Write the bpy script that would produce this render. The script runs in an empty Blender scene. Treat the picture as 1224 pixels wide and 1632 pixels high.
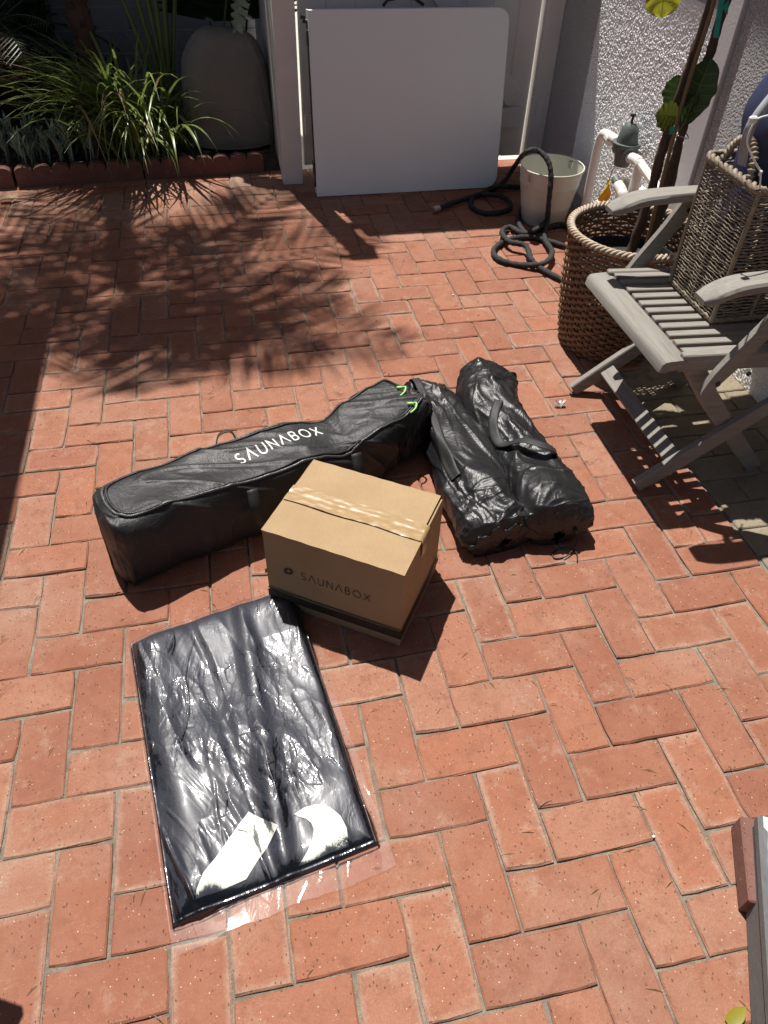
import bpy, math, random
import numpy as np
from mathutils import Vector, Matrix, bvhtree
random.seed(7); rng = np.random.default_rng(7)
sc = bpy.context.scene; COL = sc.collection
PI = math.pi
# ------------------------------------------------------------------ camera, sky, sun, exposure
CAM = np.array([-0.45969623, -0.44685092, 1.42102177]); FPX = 1185.974
RC = np.array([[0.97878971, -0.20305648, 0.0271803], [-0.12308702, -0.68892783, -0.71430248], [0.16376901, 0.69580637, -0.69930909]])
cd = bpy.data.cameras.new('camera'); cam = bpy.data.objects.new('camera', cd); COL.objects.link(cam)
rb = RC.T @ np.diag([1, -1, -1]).astype(float)
cam.matrix_world = Matrix([[*rb[0], CAM[0]], [*rb[1], CAM[1]], [*rb[2], CAM[2]], [0, 0, 0, 1]])
cd.sensor_fit = 'VERTICAL'; cd.sensor_height = 36; cd.lens = FPX / 1632 * 36; cd.clip_start = .02; cd.clip_end = 500
sc.camera = cam
SUN = Vector((-0.10, 0.41, 1.0)).normalized()
el = math.asin(SUN.z); az = math.atan2(SUN.x, SUN.y)
W = bpy.data.worlds.new('World'); sc.world = W; W.use_nodes = True
wn = W.node_tree.nodes; wl = W.node_tree.links
sky = wn.new('ShaderNodeTexSky'); sky.sky_type = 'NISHITA'; sky.sun_disc = False
sky.sun_elevation = el; sky.sun_rotation = az; sky.dust_density = 1.5; sky.air_density = 1.0; sky.ozone_density = 1.0
wl.new(sky.outputs[0], wn['Background'].inputs[0]); wn['Background'].inputs[1].default_value = 0.044
sd = bpy.data.lights.new('sun', 'SUN'); sd.energy = 5.0; sd.angle = math.radians(.55); sd.color = (1, .955, .89)
so = bpy.data.objects.new('sun', sd); COL.objects.link(so); so.rotation_euler = (-SUN).to_track_quat('-Z', 'Y').to_euler()
sc.view_settings.view_transform = 'Standard'; sc.view_settings.look = 'None'
sc.view_settings.gamma = 1; sc.view_settings.use_curve_mapping = False; sc.view_settings.exposure = 0.50

# ------------------------------------------------------------------ helpers
def G(x, y, z=0.):
    """point of the place at height z seen at photo position x, y"""
    d = RC.T @ np.array([(x - 612) / FPX, (y - 816) / FPX, 1.]); t = (z - CAM[2]) / d[2]; return CAM + t * d
def GY(x, y, Y):
    d = RC.T @ np.array([(x - 612) / FPX, (y - 816) / FPX, 1.]); t = (Y - CAM[1]) / d[1]; return CAM + t * d
def GX(x, y, X):
    d = RC.T @ np.array([(x - 612) / FPX, (y - 816) / FPX, 1.]); t = (X - CAM[0]) / d[0]; return CAM + t * d
def tag(o, label=None, cat=None, group=None, kind=None):
    for k, v in (('label', label), ('category', cat), ('group', group), ('kind', kind)):
        if v: o[k] = v
    return o
def wloc(o):
    v = Vector((0, 0, 0))
    while o: v = v + o.location; o = o.parent
    return v
def thing(name, loc, label, cat, group=None):
    o = bpy.data.objects.new(name, None); COL.objects.link(o); o.location = loc; o.empty_display_size = .05
    return tag(o, label, cat, group)
class MB:
    def __init__(s): s.v = []; s.f = []; s.n = 0
    def add(s, v, f):
        v = [tuple(map(float, p)) for p in v]; s.f += [tuple(int(i) + s.n for i in q) for q in f]; s.v += v; s.n += len(v); return s
    def grid(s, P, closeu=False, closev=False):
        P = np.asarray(P, float); a, b = P.shape[:2]; f = []
        for i in range(a if closeu else a - 1):
            i2 = (i + 1) % a
            for j in range(b if closev else b - 1):
                j2 = (j + 1) % b; f.append((i * b + j, i2 * b + j, i2 * b + j2, i * b + j2))
        return s.add(P.reshape(-1, 3), f)
    def box(s, c, d, R=None, bev=0.0):
        """box, centre c, full size d, with small chamfers"""
        hx, hy, hz = d[0] / 2, d[1] / 2, d[2] / 2; b = min(bev, hx * .8, hy * .8, hz * .8); R = np.eye(3) if R is None else np.asarray(R); v = []; f = []
        if b <= 0:
            for x in (-hx, hx):
                for y in (-hy, hy):
                    for z in (-hz, hz): v.append((x, y, z))
            f = [(0, 1, 3, 2), (4, 6, 7, 5), (0, 4, 5, 1), (2, 3, 7, 6), (0, 2, 6, 4), (1, 5, 7, 3)]
        else:
            idx = {}
            for sx in (-1, 1):
                for sy in (-1, 1):
                    for sz in (-1, 1):
                        for a in range(3):
                            p = [sx * hx, sy * hy, sz * hz]; k = (sx, sy, sz)
                            for q in range(3):
                                if q != a: p[q] -= k[q] * b
                            idx[(k, a)] = len(v); v.append(p)
            for a in range(3):
                o = [q for q in range(3) if q != a]
                for sg in (-1, 1):
                    r = []
                    for (s1, s2) in ((-1, -1), (1, -1), (1, 1), (-1, 1)):
                        k = [0, 0, 0]; k[a] = sg; k[o[0]] = s1; k[o[1]] = s2; r.append(idx[(tuple(k), a)])
                    f.append(tuple(r))
                for s1 in (-1, 1):
                    for s2 in (-1, 1):
                        k0 = [0, 0, 0]; k0[o[0]] = s1; k0[o[1]] = s2; k1 = list(k0); k0[a] = -1; k1[a] = 1
                        k0 = tuple(k0); k1 = tuple(k1); f.append((idx[(k0, o[0])], idx[(k1, o[0])], idx[(k1, o[1])], idx[(k0, o[1])]))
            for sx in (-1, 1):
                for sy in (-1, 1):
                    for sz in (-1, 1): k = (sx, sy, sz); f.append((idx[(k, 0)], idx[(k, 1)], idx[(k, 2)]))
        v = np.array(v) @ R.T + np.asarray(c, float); return s.add(v, f)
    def tube(s, P, r, n=8, cap=True, closed=False, tw=0.0):
        P = np.asarray(P, float); m = len(P); r = np.broadcast_to(np.asarray(r, float), (m,))
        T = np.gradient(P, axis=0) if not closed else (np.roll(P, -1, 0) - np.roll(P, 1, 0))
        T /= np.linalg.norm(T, axis=1)[:, None] + 1e-12
        up = np.array([0, 0, 1.]) if abs(T[0][2]) < .9 else np.array([1., 0, 0]); N = []
        u = up - T[0] * (up @ T[0]); u /= np.linalg.norm(u)
        for i in range(m):
            u = u - T[i] * (u @ T[i]); u /= np.linalg.norm(u) + 1e-12; N.append(u.copy())
        N = np.array(N); B = np.cross(T, N); a = np.arange(n) / n * 2 * PI
        Q = P[:, None, :] + r[:, None, None] * (np.cos(a)[None, :, None] * N[:, None, :] + np.sin(a)[None, :, None] * B[:, None, :])
        k = s.n; s.grid(Q, closeu=closed, closev=True)
        if cap and not closed:
            s.f.append(tuple(k + i for i in range(n))); s.f.append(tuple(k + (m - 1) * n + i for i in reversed(range(n))))
        return s
    def prism(s, poly, z0, z1):
        n = len(poly); v = [(x, y, z0) for x, y in poly] + [(x, y, z1) for x, y in poly]
        f = [tuple(reversed(range(n))), tuple(range(n, 2 * n))] + [(i, (i + 1) % n, n + (i + 1) % n, n + i) for i in range(n)]
        return s.add(v, f)
    def build(s, name, m, parent=None, smooth=False, ang=None, **tg):
        off = wloc(parent) if parent else Vector((0, 0, 0)); me = bpy.data.meshes.new(name)
        me.from_pydata([(x - off.x, y - off.y, z - off.z) for x, y, z in s.v], [], s.f); me.update()
        if m: me.materials.append(m)
        if smooth:
            me.polygons.foreach_set('use_smooth', [True] * len(me.polygons))
            if ang: me.set_sharp_from_angle(angle=math.radians(ang))
        o = bpy.data.objects.new(name, me); COL.objects.link(o)
        if parent: o.parent = parent
        return tag(o, tg.get('label'), tg.get('cat'), tg.get('group'), tg.get('kind'))
def rotz(a): c, s = math.cos(a), math.sin(a); return np.array([[c, -s, 0], [s, c, 0], [0, 0, 1.]])
def rotx(a): c, s = math.cos(a), math.sin(a); return np.array([[1., 0, 0], [0, c, -s], [0, s, c]])
def roty(a): c, s = math.cos(a), math.sin(a); return np.array([[c, 0, s], [0, 1., 0], [-s, 0, c]])
def spline(P, n):
    """smooth Catmull-Rom through P, n samples"""
    P = np.asarray(P, float); m = len(P); t = np.linspace(0, m - 1 - 1e-9, n); i = t.astype(int); f = (t - i)[:, None]
    g = lambda k: P[np.clip(k, 0, m - 1)]
    a, b, c, d = g(i - 1), g(i), g(i + 1), g(i + 2)
    return .5 * ((2 * b) + (-a + c) * f + (2 * a - 5 * b + 4 * c - d) * f ** 2 + (-a + 3 * b - 3 * c + d) * f ** 3)
def _h(ix, iy, s):
    n = (ix.astype(np.int64) * 374761393 + iy.astype(np.int64) * 668265263 + s * 1442695041) & 0x7fffffff
    n = ((n ^ (n >> 13)) * 1274126177) & 0x7fffffff; n = (n ^ (n >> 16)) & 0x7fffffff; return n / 0x7fffffff
def vn(x, y, s=0):
    ix, iy = np.floor(x), np.floor(y); fx, fy = x - ix, y - iy
    fx = fx ** 3 * (fx * (fx * 6 - 15) + 10); fy = fy ** 3 * (fy * (fy * 6 - 15) + 10)
    a, b, c, d = _h(ix, iy, s), _h(ix + 1, iy, s), _h(ix, iy + 1, s), _h(ix + 1, iy + 1, s)
    return ((a * (1 - fx) + b * fx) * (1 - fy) + (c * (1 - fx) + d * fx) * fy) * 2 - 1
def fbm(x, y, s=0, o=4):
    r = 0; a = 1
    for k in range(o): r = r + a * vn(x * 2 ** k, y * 2 ** k, s + k); a *= .5
    return r
def ridge(x, y, s=0, o=3):
    """sharp creases"""
    r = 0; a = 1
    for k in range(o): r = r + a * (1 - np.abs(vn(x * 2 ** k, y * 2 ** k, s + k)) * 2.); a *= .5
    return r
def crumple(x, y, s=0):
    """facets with sharp edges, like crushed film"""
    ix, iy = np.floor(x), np.floor(y); d1 = np.full(np.shape(x), 9.); h1 = np.zeros(np.shape(x))
    for a in (-1, 0, 1):
        for b in (-1, 0, 1):
            cx, cy = ix + a, iy + b; px = cx + _h(cx, cy, s); py = cy + _h(cx, cy, s + 5); d = (x - px) ** 2 + (y - py) ** 2
            gx = _h(cx, cy, s + 9) - .5; gy = _h(cx, cy, s + 12) - .5; q = gx * (x - px) + gy * (y - py) + .3 * np.sqrt(d)
            m = d < d1; d1 = np.where(m, d, d1); h1 = np.where(m, q, h1)
    return h1

# ------------------------------------------------------------------ materials
class NT:
    def __init__(s, name):
        s.m = bpy.data.materials.new(name); s.m.use_nodes = True; s.t = s.m.node_tree; s.b = s.t.nodes['Principled BSDF']; s.out = s.t.nodes['Material Output']
        s.pos = s.n('ShaderNodeNewGeometry').outputs['Position']
    def n(s, ty, ins=None, **kw):
        o = s.t.nodes.new(ty)
        for k, v in kw.items(): setattr(o, k, v)
        for k, v in (ins or {}).items(): s.set(o.inputs[k], v)
        return o
    def set(s, i, v):
        if isinstance(v, bpy.types.NodeSocket): s.t.links.new(v, i)
        else:
            if isinstance(v, (tuple, list)) and len(v) == 3 and i.type == 'RGBA': v = (*v, 1)
            i.default_value = v
    def noise(s, sc_, det=3, rough=.55, vec=None, dist=0.):
        return s.n('ShaderNodeTexNoise', {'Vector': vec or s.pos, 'Scale': sc_, 'Detail': det, 'Roughness': rough, 'Distortion': dist}).outputs['Fac']
    def vor(s, sc_, vec=None, feat='F1', rnd=1., out='Distance'):
        return s.n('ShaderNodeTexVoronoi', {'Vector': vec or s.pos, 'Scale': sc_, 'Randomness': rnd}, feature=feat).outputs[out]
    def ramp(s, fac, lo, hi, a=0., b=1.):
        return s.n('ShaderNodeMapRange', {'Value': fac, 'From Min': lo, 'From Max': hi, 'To Min': a, 'To Max': b}).outputs['Result']
    def mix(s, f, a, b, mode='MIX'):
        o = s.n('ShaderNodeMix', data_type='RGBA', blend_type=mode); s.set(o.inputs['Factor'], f); s.set(o.inputs['A'], a); s.set(o.inputs['B'], b); return o.outputs['Result']
    def math(s, op, a, b=0.): return s.n('ShaderNodeMath', {0: a, 1: b}, operation=op).outputs[0]
    def map(s, scale, vec=None, loc=(0, 0, 0), rot=(0, 0, 0)): return s.n('ShaderNodeMapping', {'Vector': vec or s.pos, 'Scale': scale, 'Location': loc, 'Rotation': rot}).outputs[0]
    def bump(s, h, st, dist, nrm=None):
        i = {'Height': h, 'Strength': st, 'Distance': dist}
        if nrm: i['Normal'] = nrm
        return s.n('ShaderNodeBump', i).outputs[0]
    def fin(s, **k):
        for a, v in k.items(): s.set(s.b.inputs[a.replace('_', ' ')], v)
        return s.m
def simple(name, c1, c2, sc_=20, rough=.6, bs=80, bst=.3, bd=.001, metal=0., spec=.5, det=4, coat=0.):
    t = NT(name); c = t.mix(t.ramp(t.noise(sc_, det), .3, .7), c1, c2)
    rr = t.ramp(t.noise(sc_ * 2.3, 3), .2, .8, rough - .06, rough + .06)
    nb = t.bump(t.noise(bs, 4), bst, bd)
    t.fin(Base_Color=c, Roughness=rr, Metallic=metal, Normal=nb); t.b.inputs['Specular IOR Level'].default_value = spec; t.b.inputs['Coat Weight'].default_value = coat
    return t.m

def brick_mat(name, ca, cb, cc, dust):
    t = NT(name); oi = t.n('ShaderNodeObjectInfo'); geo = t.n('ShaderNodeNewGeometry')
    rnd = t.math('FRACT', t.math('ADD', oi.outputs['Random'], t.math('MULTIPLY', geo.outputs['Random Per Island'], 7.31)))
    rnd2 = t.math('FRACT', t.math('MULTIPLY', rnd, 17.3)); rnd3 = t.math('FRACT', t.math('MULTIPLY', rnd, 43.7))
    off = t.n('ShaderNodeCombineXYZ', {0: t.math('MULTIPLY', rnd, 9.), 1: t.math('MULTIPLY', rnd2, 9.), 2: rnd3}).outputs[0]
    p = t.n('ShaderNodeVectorMath', {0: t.pos, 1: off}, operation='ADD').outputs[0]
    col = t.mix(rnd, ca, cb); col = t.mix(t.ramp(rnd2, .62, 1., 0, .75), col, cc)
    cloud = t.noise(9, 4, .6, p); col = t.mix(t.ramp(cloud, .38, .72, 0, .42), col, cc)
    dk = t.noise(16, 5, .65, p); col = t.mix(t.ramp(dk, .5, .8, 0, .35), col, tuple(x * .62 for x in ca))
    # wash of pale dust, in patches of the patio (world scale)
    dn = t.noise(2.1, 5, .6, t.pos); col = t.mix(t.ramp(dn, .50, .72, 0, .5), col, dust)
    eff = t.noise(7, 6, .7, t.map((1, 1.7, 1), p)); col = t.mix(t.ramp(eff, .64, .76, 0, .6), col, tuple(min(1, x * 1.25) for x in dust))
    gen = t.n('ShaderNodeTexCoord').outputs['Generated']; sx = t.n('ShaderNodeSeparateXYZ', {0: gen})
    ex = t.math('MULTIPLY', t.math('MINIMUM', sx.outputs[0], t.math('SUBTRACT', 1., sx.outputs[0])), .2); ey = t.math('MULTIPLY', t.math('MINIMUM', sx.outputs[1], t.math('SUBTRACT', 1., sx.outputs[1])), .1)
    edge = t.math('ADD', t.math('MINIMUM', ex, ey), t.math('MULTIPLY', t.math('SUBTRACT', t.noise(38, 4, .6, p), .5), .022))
    col = t.mix(t.math('MULTIPLY', t.ramp(edge, .002, .014, 1, 0), t.ramp(rnd3, .45, .95, .0, .8)), col, dust)
    col = t.mix(t.ramp(t.noise(24, 6, .75, p), .50, .70, 0, .62), col, tuple(x * .72 for x in cb)); col = t.mix(t.ramp(t.noise(15, 6, .75, t.map((1, 1, 1), p, loc=(4, 2, 0))), .56, .72, 0, .6), col, dust)
    stn = t.ramp(t.noise(1.3, 5, .65, t.pos), .56, .68, 0, .38); col = t.mix(stn, col, tuple(x * .55 for x in ca))
    # fine mottling
    fine = t.noise(240, 3, .7, p); col = t.mix(t.ramp(fine, .3, .7, 0, .6), col, tuple(x * .66 for x in ca))
    # pale grit grains
    v1 = t.vor(110, p); g1 = t.ramp(v1, .10, .17, 1, 0); sel = t.ramp(t.vor(110, p, out='Color'), .70, .72); gr = t.math('MULTIPLY', g1, sel)
    col = t.mix(t.math('MULTIPLY', gr, .75), col, (.62, .50, .38))
    v1b = t.vor(330, p); sel2 = t.ramp(t.noise(60, 2, .5, p), .5, .62); gr2 = t.math('MULTIPLY', t.ramp(v1b, .12, .24, 1, 0), sel2); col = t.mix(t.math('MULTIPLY', gr2, .5), col, (.56, .40, .30))
    # dark pits and drag marks
    jit = t.n('ShaderNodeTexNoise', {'Vector': p, 'Scale': 6.}).outputs['Color']; pw = t.n('ShaderNodeVectorMath', {0: jit, 1: (.06, .06, 0)}, operation='MULTIPLY').outputs[0]; pj = t.n('ShaderNodeVectorMath', {0: p, 1: pw}, operation='ADD').outputs[0]; wv = t.map((1, .5, 1), pj, rot=(0, 0, .6)); v2 = t.vor(150, wv); pit = t.math('MULTIPLY', t.ramp(v2, .11, .2, 1, 0), t.ramp(t.vor(150, wv, out='Color'), .54, .6))
    wv2 = t.map((.38, 1, 1), pj, rot=(0, 0, -.4)); v3 = t.vor(120, wv2); pit2 = t.math('MULTIPLY', t.ramp(v3, .07, .13, 1, 0), t.ramp(t.vor(120, wv2, out='Color'), .68, .7))
    pit = t.math('MAXIMUM', pit, pit2); col = t.mix(t.math('MULTIPLY', pit, .72), col, (.09, .035, .025))
    v4 = t.vor(400, p); pit3 = t.math('MULTIPLY', t.ramp(v4, .12, .22, 1, 0), t.ramp(t.noise(45, 3, .6, p), .48, .6)); col = t.mix(t.math('MULTIPLY', pit3, .45), col, (.12, .045, .03))
    h = t.math('SUBTRACT', t.math('ADD', t.math('MULTIPLY', fine, .35), t.math('MULTIPLY', t.noise(28, 5, .6, p), .9)), t.math('MULTIPLY', pit, .8))
    h = t.math('ADD', h, t.math('MULTIPLY', gr, .3))
    return t.fin(Base_Color=col, Roughness=.86, Normal=t.bump(h, .8, .0022))
M = {}
M['brick'] = brick_mat('red_brick', (.320, .121, .065), (.215, .075, .043), (.345, .172, .112), (.385, .28, .21))
M['tan'] = brick_mat('tan_paver', (.25, .205, .135), (.20, .165, .11), (.30, .25, .18), (.32, .28, .21))
M['terra'] = brick_mat('terracotta_edging', (.19, .078, .058), (.16, .062, .048), (.22, .105, .085), (.25, .165, .14))
t = NT('joint_sand'); n1 = t.noise(35, 5); n2 = t.noise(420, 3, .7)
c = t.mix(t.ramp(n1, .35, .65), (.20, .168, .13), (.36, .31, .245)); c = t.mix(t.ramp(n2, .35, .7, 0, .5), c, (.10, .085, .06)); c = t.mix(t.ramp(t.noise(5, 3), .56, .7, 0, .5), c, (.10, .12, .05))
M['sand'] = t.fin(Base_Color=c, Roughness=.95, Normal=t.bump(t.math('ADD', n1, n2), 1, .004))
M['soil'] = simple('garden_soil', (.035, .024, .016), (.10, .075, .05), 60, .95, 140, 1, .01)
M['chips'] = simple('bark_chips', (.10, .065, .04), (.33, .27, .2), 18, .9, 120, .8, .003)
M['concrete'] = simple('pale_concrete', (.42, .39, .34), (.5, .47, .41), 6, .85, 200, .3, .002)
# stucco
t = NT('white_stucco'); v = t.vor(155, feat='SMOOTH_F1'); n = t.noise(320, 3, .6)
hh = t.math('ADD', t.math('MULTIPLY', v, -1.1), t.math('MULTIPLY', n, .5)); c = t.mix(t.ramp(t.noise(3, 5), .4, .75, 0, .5), (.74, .74, .75), (.64, .64, .65))
M['stucco'] = t.fin(Base_Color=c, Roughness=.75, Normal=t.bump(hh, 1., .02))
M['stucco_sunlit'] = simple('white_stucco_sunlit', (.89, .89, .89), (.85, .85, .85), 4, .75, 380, .3, .002)  # lighter stucco copy, sunlight put into its colour for the lit patches
M['stucco_smooth'] = simple('smooth_painted_stucco', (.60, .59, .60), (.66, .65, .66), 5, .7, 120, .35, .002)
def paint(name, c1, c2, chips):
    t = NT(name); c = t.mix(t.ramp(t.noise(7, 4), .3, .7), c1, c2); k = t.ramp(t.noise(26, 6, .7), *chips); c = t.mix(k, c, (.16, .12, .09))
    g = t.noise(30, 3, .5, t.map((1, 1, .08))); return t.fin(Base_Color=c, Roughness=.55, Normal=t.bump(t.math('ADD', g, t.noise(90, 3)), .25, .0015))
M['white_paint'] = paint('white_painted_wood', (.70, .66, .62), (.76, .73, .70), (.70, .76, 0, .6))
M['siding'] = paint('grey_painted_siding', (.21, .225, .24), (.26, .275, .29), (.72, .78, 0, .3))
M['tabletop'] = simple('white_moulded_plastic', (.82, .86, .87), (.84, .88, .89), 4, .48, 260, .12, .0006)
M['black_metal'] = simple('black_metal', (.012, .012, .013), (.02, .02, .02), 20, .45)
M['dark_gap'] = simple('dark_rubber', (.01, .01, .01), (.02, .02, .02), 20, .8)
def nylon(name, col, rough, wr, wst, spec=.5):
    t = NT(name); g1 = t.n('ShaderNodeTexWave', {'Vector': t.pos, 'Scale': 260., 'Distortion': .3}, wave_type='BANDS', bands_direction='X').outputs['Fac']
    n = t.noise(wr, 4, .6, t.map((1, .6, 1)), 1.2); n2 = t.noise(wr * 3.1, 3, .6, t.map((.6, 1, 1)), .8)
    h = t.math('ADD', t.math('ABSOLUTE', t.math('SUBTRACT', n, .5)), t.math('MULTIPLY', n2, .35))
    c = t.mix(t.ramp(t.noise(14, 3), .3, .7), col, tuple(x * 1.25 for x in col)); c = t.mix(t.ramp(t.noise(160, 4, .8), .64, .76, 0, .22), c, (.2, .18, .16))
    t.fin(Base_Color=c, Roughness=t.ramp(t.noise(12, 3), .3, .7, rough - .06, rough + .07), Normal=t.bump(g1, .06, .0004, t.bump(h, wst, .006))); t.b.inputs['Specular IOR Level'].default_value = spec
    return t.m
M['duffel'] = nylon('black_ripstop_fabric', (.017, .017, .018), .52, 30, .6, .4)
M['nylon'] = nylon('black_satin_nylon', (.011, .011, .012), .38, 24, .55, .42)
M['webbing'] = simple('black_webbing', (.012, .012, .012), (.022, .022, .022), 90, .62, 600, .5, .0008)
M['navyfab'] = nylon('dark_navy_fabric', (.017, .020, .032), .58, 18, .5, .35)
M['navy'] = simple('navy_canvas', (.022, .026, .075), (.03, .036, .10), 12, .75, 500, .4, .001)
M['greystrap'] = simple('grey_webbing', (.24, .24, .26), (.3, .3, .32), 40, .7, 500, .3, .0008)
M['white_cord'] = simple('white_cord', (.7, .7, .7), (.8, .8, .8), 30, .5)
M['white_print'] = simple('white_print', (.56, .58, .55), (.63, .65, .61), 30, .5, 300, .2, .0005)
M['black_print'] = simple('black_print', (.02, .014, .01), (.032, .022, .014), 90, .6, 300, .1, .0003)
M['green_cord'] = simple('lime_cord', (.28, .62, .16), (.36, .75, .22), 50, .5)
M['zip'] = simple('zipper_teeth', (.03, .03, .03), (.09, .09, .09), 300, .3, 500, .8, .001)
# cardboard
t = NT('cardboard'); fl = t.noise(60, 3, .5, t.map((1, 1, 1))); fib = t.noise(300, 4, .7, t.map((1, .25, 1), rot=(0, 0, -.58)))
c = t.mix(t.ramp(t.noise(9, 5), .35, .7), (.355, .245, .132), (.31, .21, .11)); c = t.mix(t.ramp(fib, .4, .75, 0, .3), c, (.24, .155, .078))
cor = t.n('ShaderNodeTexWave', {'Vector': t.map((1, 1, 1), rot=(0, 0, .585)), 'Scale': 52., 'Distortion': .6, 'Detail': 2.}, wave_type='BANDS', bands_direction='Y').outputs['Fac']
M['cardboard'] = t.fin(Base_Color=c, Roughness=.82, Normal=t.bump(cor, .10, .0008, t.bump(t.math('ADD', fl, fib), .25, .0012)))
t = NT('packing_tape'); w = t.noise(26, 5, .8, t.map((.35, 2.6, 1), rot=(0, 0, .585))); c = t.mix(t.ramp(t.noise(40, 3), .3, .7), (.33, .22, .105), (.30, .195, .09))
t.fin(Base_Color=c, Roughness=t.ramp(w, .35, .65, .22, .45), Normal=t.bump(w, .22, .0012)); M['tape'] = t.m
# polythene film
def film(name, rough, bst, mult, broad):
    t = NT(name); a = t.noise(17, 2, .5, t.map((1, .3, 1), rot=(0, 0, .15)), .4); b = t.noise(55, 3, .6, t.map((1, .4, 1), rot=(0, 0, -.4)), .5)
    h = t.math('ADD', t.math('ABSOLUTE', t.math('SUBTRACT', a, .5)), t.math('MULTIPLY', t.math('ABSOLUTE', t.math('SUBTRACT', b, .5)), .4)); h = t.math('MULTIPLY', h, t.ramp(t.noise(9, 2), .4, .6, .15, 1.)); nb = t.bump(h, bst, .008)
    gl = t.n('ShaderNodeBsdfGlossy', {'Color': (.95, .96, 1), 'Roughness': rough, 'Normal': nb}); tr = t.n('ShaderNodeBsdfTransparent', {'Color': (.95, .94, .93)})
    fr = t.n('ShaderNodeFresnel', {'IOR': 1.5, 'Normal': nb}).outputs[0]; fac = t.math('MINIMUM', t.math('MULTIPLY', fr, mult), 1.)
    g2 = t.n('ShaderNodeBsdfGlossy', {'Color': (.95, .96, 1), 'Roughness': .40, 'Normal': nb}); gg = t.n('ShaderNodeMixShader', {0: broad, 1: gl.outputs[0], 2: g2.outputs[0]})
    mx = t.n('ShaderNodeMixShader', {0: fac, 1: tr.outputs[0], 2: gg.outputs[0]}); t.t.links.new(mx.outputs[0], t.out.inputs[0]); return t.m
M['film_hem'] = film('clear_polythene_smooth', .05, .12, 1.1, .15)
M['film'] = film('clear_polythene', .09, .75, 1.15, .58)

def wood(name, c1, c2, c3, ax, sc_=1.):
    t = NT(name); s = [26 * sc_] * 3; s[ax] = 1.6 * sc_; g = t.noise(3., 6, .7, t.map(s), .6); s2 = [90.] * 3; s2[ax] = 4.; g2 = t.noise(2.5, 4, .7, t.map(s2))
    c = t.mix(t.ramp(g, .3, .7), c1, c2); c = t.mix(t.ramp(g2, .5, .75, 0, .6), c, c3)
    return t.fin(Base_Color=c, Roughness=.8, Normal=t.bump(t.math('ADD', g, g2), .35, .0015))
tk = ((.205, .19, .168), (.27, .25, .225), (.10, .088, .075))
M['teakx'] = wood('weathered_teak_lengthways', *tk, 0); M['teaky'] = wood('weathered_teak_crossways', *tk, 1); M['teakz'] = wood('weathered_teak_upright', *tk, 2)
M['bark'] = wood('dark_bark', (.055, .03, .02), (.11, .062, .042), (.02, .012, .01), 2, 1.4)
M['cane'] = wood('brown_cane', (.20, .12, .06), (.26, .16, .08), (.1, .05, .03), 2)
M['bluewood'] = wood('grey_stained_wood', (.10, .105, .11), (.14, .145, .15), (.07, .07, .07), 1)
M['rawwood'] = simple('flaked_white_paint', (.55, .48, .38), (.66, .6, .5), 50, .8, 90, .8, .003)
def wicker(name, a, b, d):
    t = NT(name); rp = t.n('ShaderNodeNewGeometry').outputs['Random Per Island']; c = t.mix(rp, a, b); c = t.mix(t.ramp(t.noise(70, 4, .6), .42, .7, 0, .7), c, d)
    return t.fin(Base_Color=c, Roughness=.62, Normal=t.bump(t.noise(350, 3), .4, .0012))
M['wicker'] = wicker('brown_wicker', (.19, .105, .055), (.25, .15, .085), (.11, .06, .035))
M['wicker_rim_sunlit'] = wicker('sunlit_wicker_rim', (.42, .34, .24), (.50, .42, .32), (.25, .18, .12))  # rim strands paler than the sides, sunlight put into their colour
M['rattan'] = wicker('grey_brown_rattan', (.25, .20, .145), (.34, .28, .21), (.12, .085, .055))
M['metal_cream'] = simple('cream_enamelled_tin', (.55, .54, .46), (.60, .59, .52), 9, .42, 60, .2, .0015)
M['steel'] = simple('galvanised_steel', (.5, .5, .5), (.6, .6, .6), 40, .35, metal=1.)
M['hose'] = simple('black_fabric_hose', (.012, .012, .012), (.03, .03, .03), 120, .75, 420, 1., .003)
M['pvc'] = simple('white_pvc_pipe', (.70, .68, .63), (.78, .76, .72), 30, .4, 90, .2, .001)
M['pvc_grey'] = simple('grey_green_valve_plastic', (.085, .105, .10), (.13, .155, .145), 30, .45, 120, .4, .002)
M['yellow'] = simple('yellow_tag_plastic', (.78, .46, .01), (.85, .53, .02), 40, .5, 90, .5, .003)
M['teal'] = simple('teal_tape', (.02, .28, .22), (.03, .34, .27), 40, .5)
def leafm(name, c1, c2, sc_=20, tr=.35, rough=.42):
    t = NT(name); rp = t.n('ShaderNodeNewGeometry').outputs['Random Per Island']; c = t.mix(rp, c1, c2); c = t.mix(t.ramp(t.noise(sc_, 3), .35, .7, 0, .35), c, tuple(x * .55 for x in c1))
    t.fin(Base_Color=c, Roughness=rough, Normal=t.bump(t.noise(60, 3), .2, .002)); tl = t.n('ShaderNodeBsdfTranslucent', {'Color': c})
    mx = t.n('ShaderNodeMixShader', {0: tr, 1: t.b.outputs[0], 2: tl.outputs[0]}); t.t.links.new(mx.outputs[0], t.out.inputs[0]); return t.m
M['strap_leaf'] = leafm('strap_leaf', (.14, .20, .045), (.25, .32, .09), 20, .3, .35)
M['strap_dry'] = leafm('dry_strap_leaf', (.30, .22, .09), (.38, .30, .14), 20, .2, .6)
M['succulent'] = leafm('blue_green_succulent', (.20, .29, .22), (.30, .40, .30), 30, .1, .5)
M['palm_leaf'] = leafm('palm_leaflet', (.035, .07, .022), (.06, .10, .03), 20, .25)
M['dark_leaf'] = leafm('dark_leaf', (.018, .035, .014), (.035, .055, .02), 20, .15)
M['fig_leaf'] = leafm('fig_leaf_dark', (.035, .075, .02), (.05, .095, .025), 12, .3, .35)
M['fig_olive'] = leafm('fig_leaf_olive', (.11, .13, .02), (.13, .15, .025), 12, .4, .5)
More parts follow.
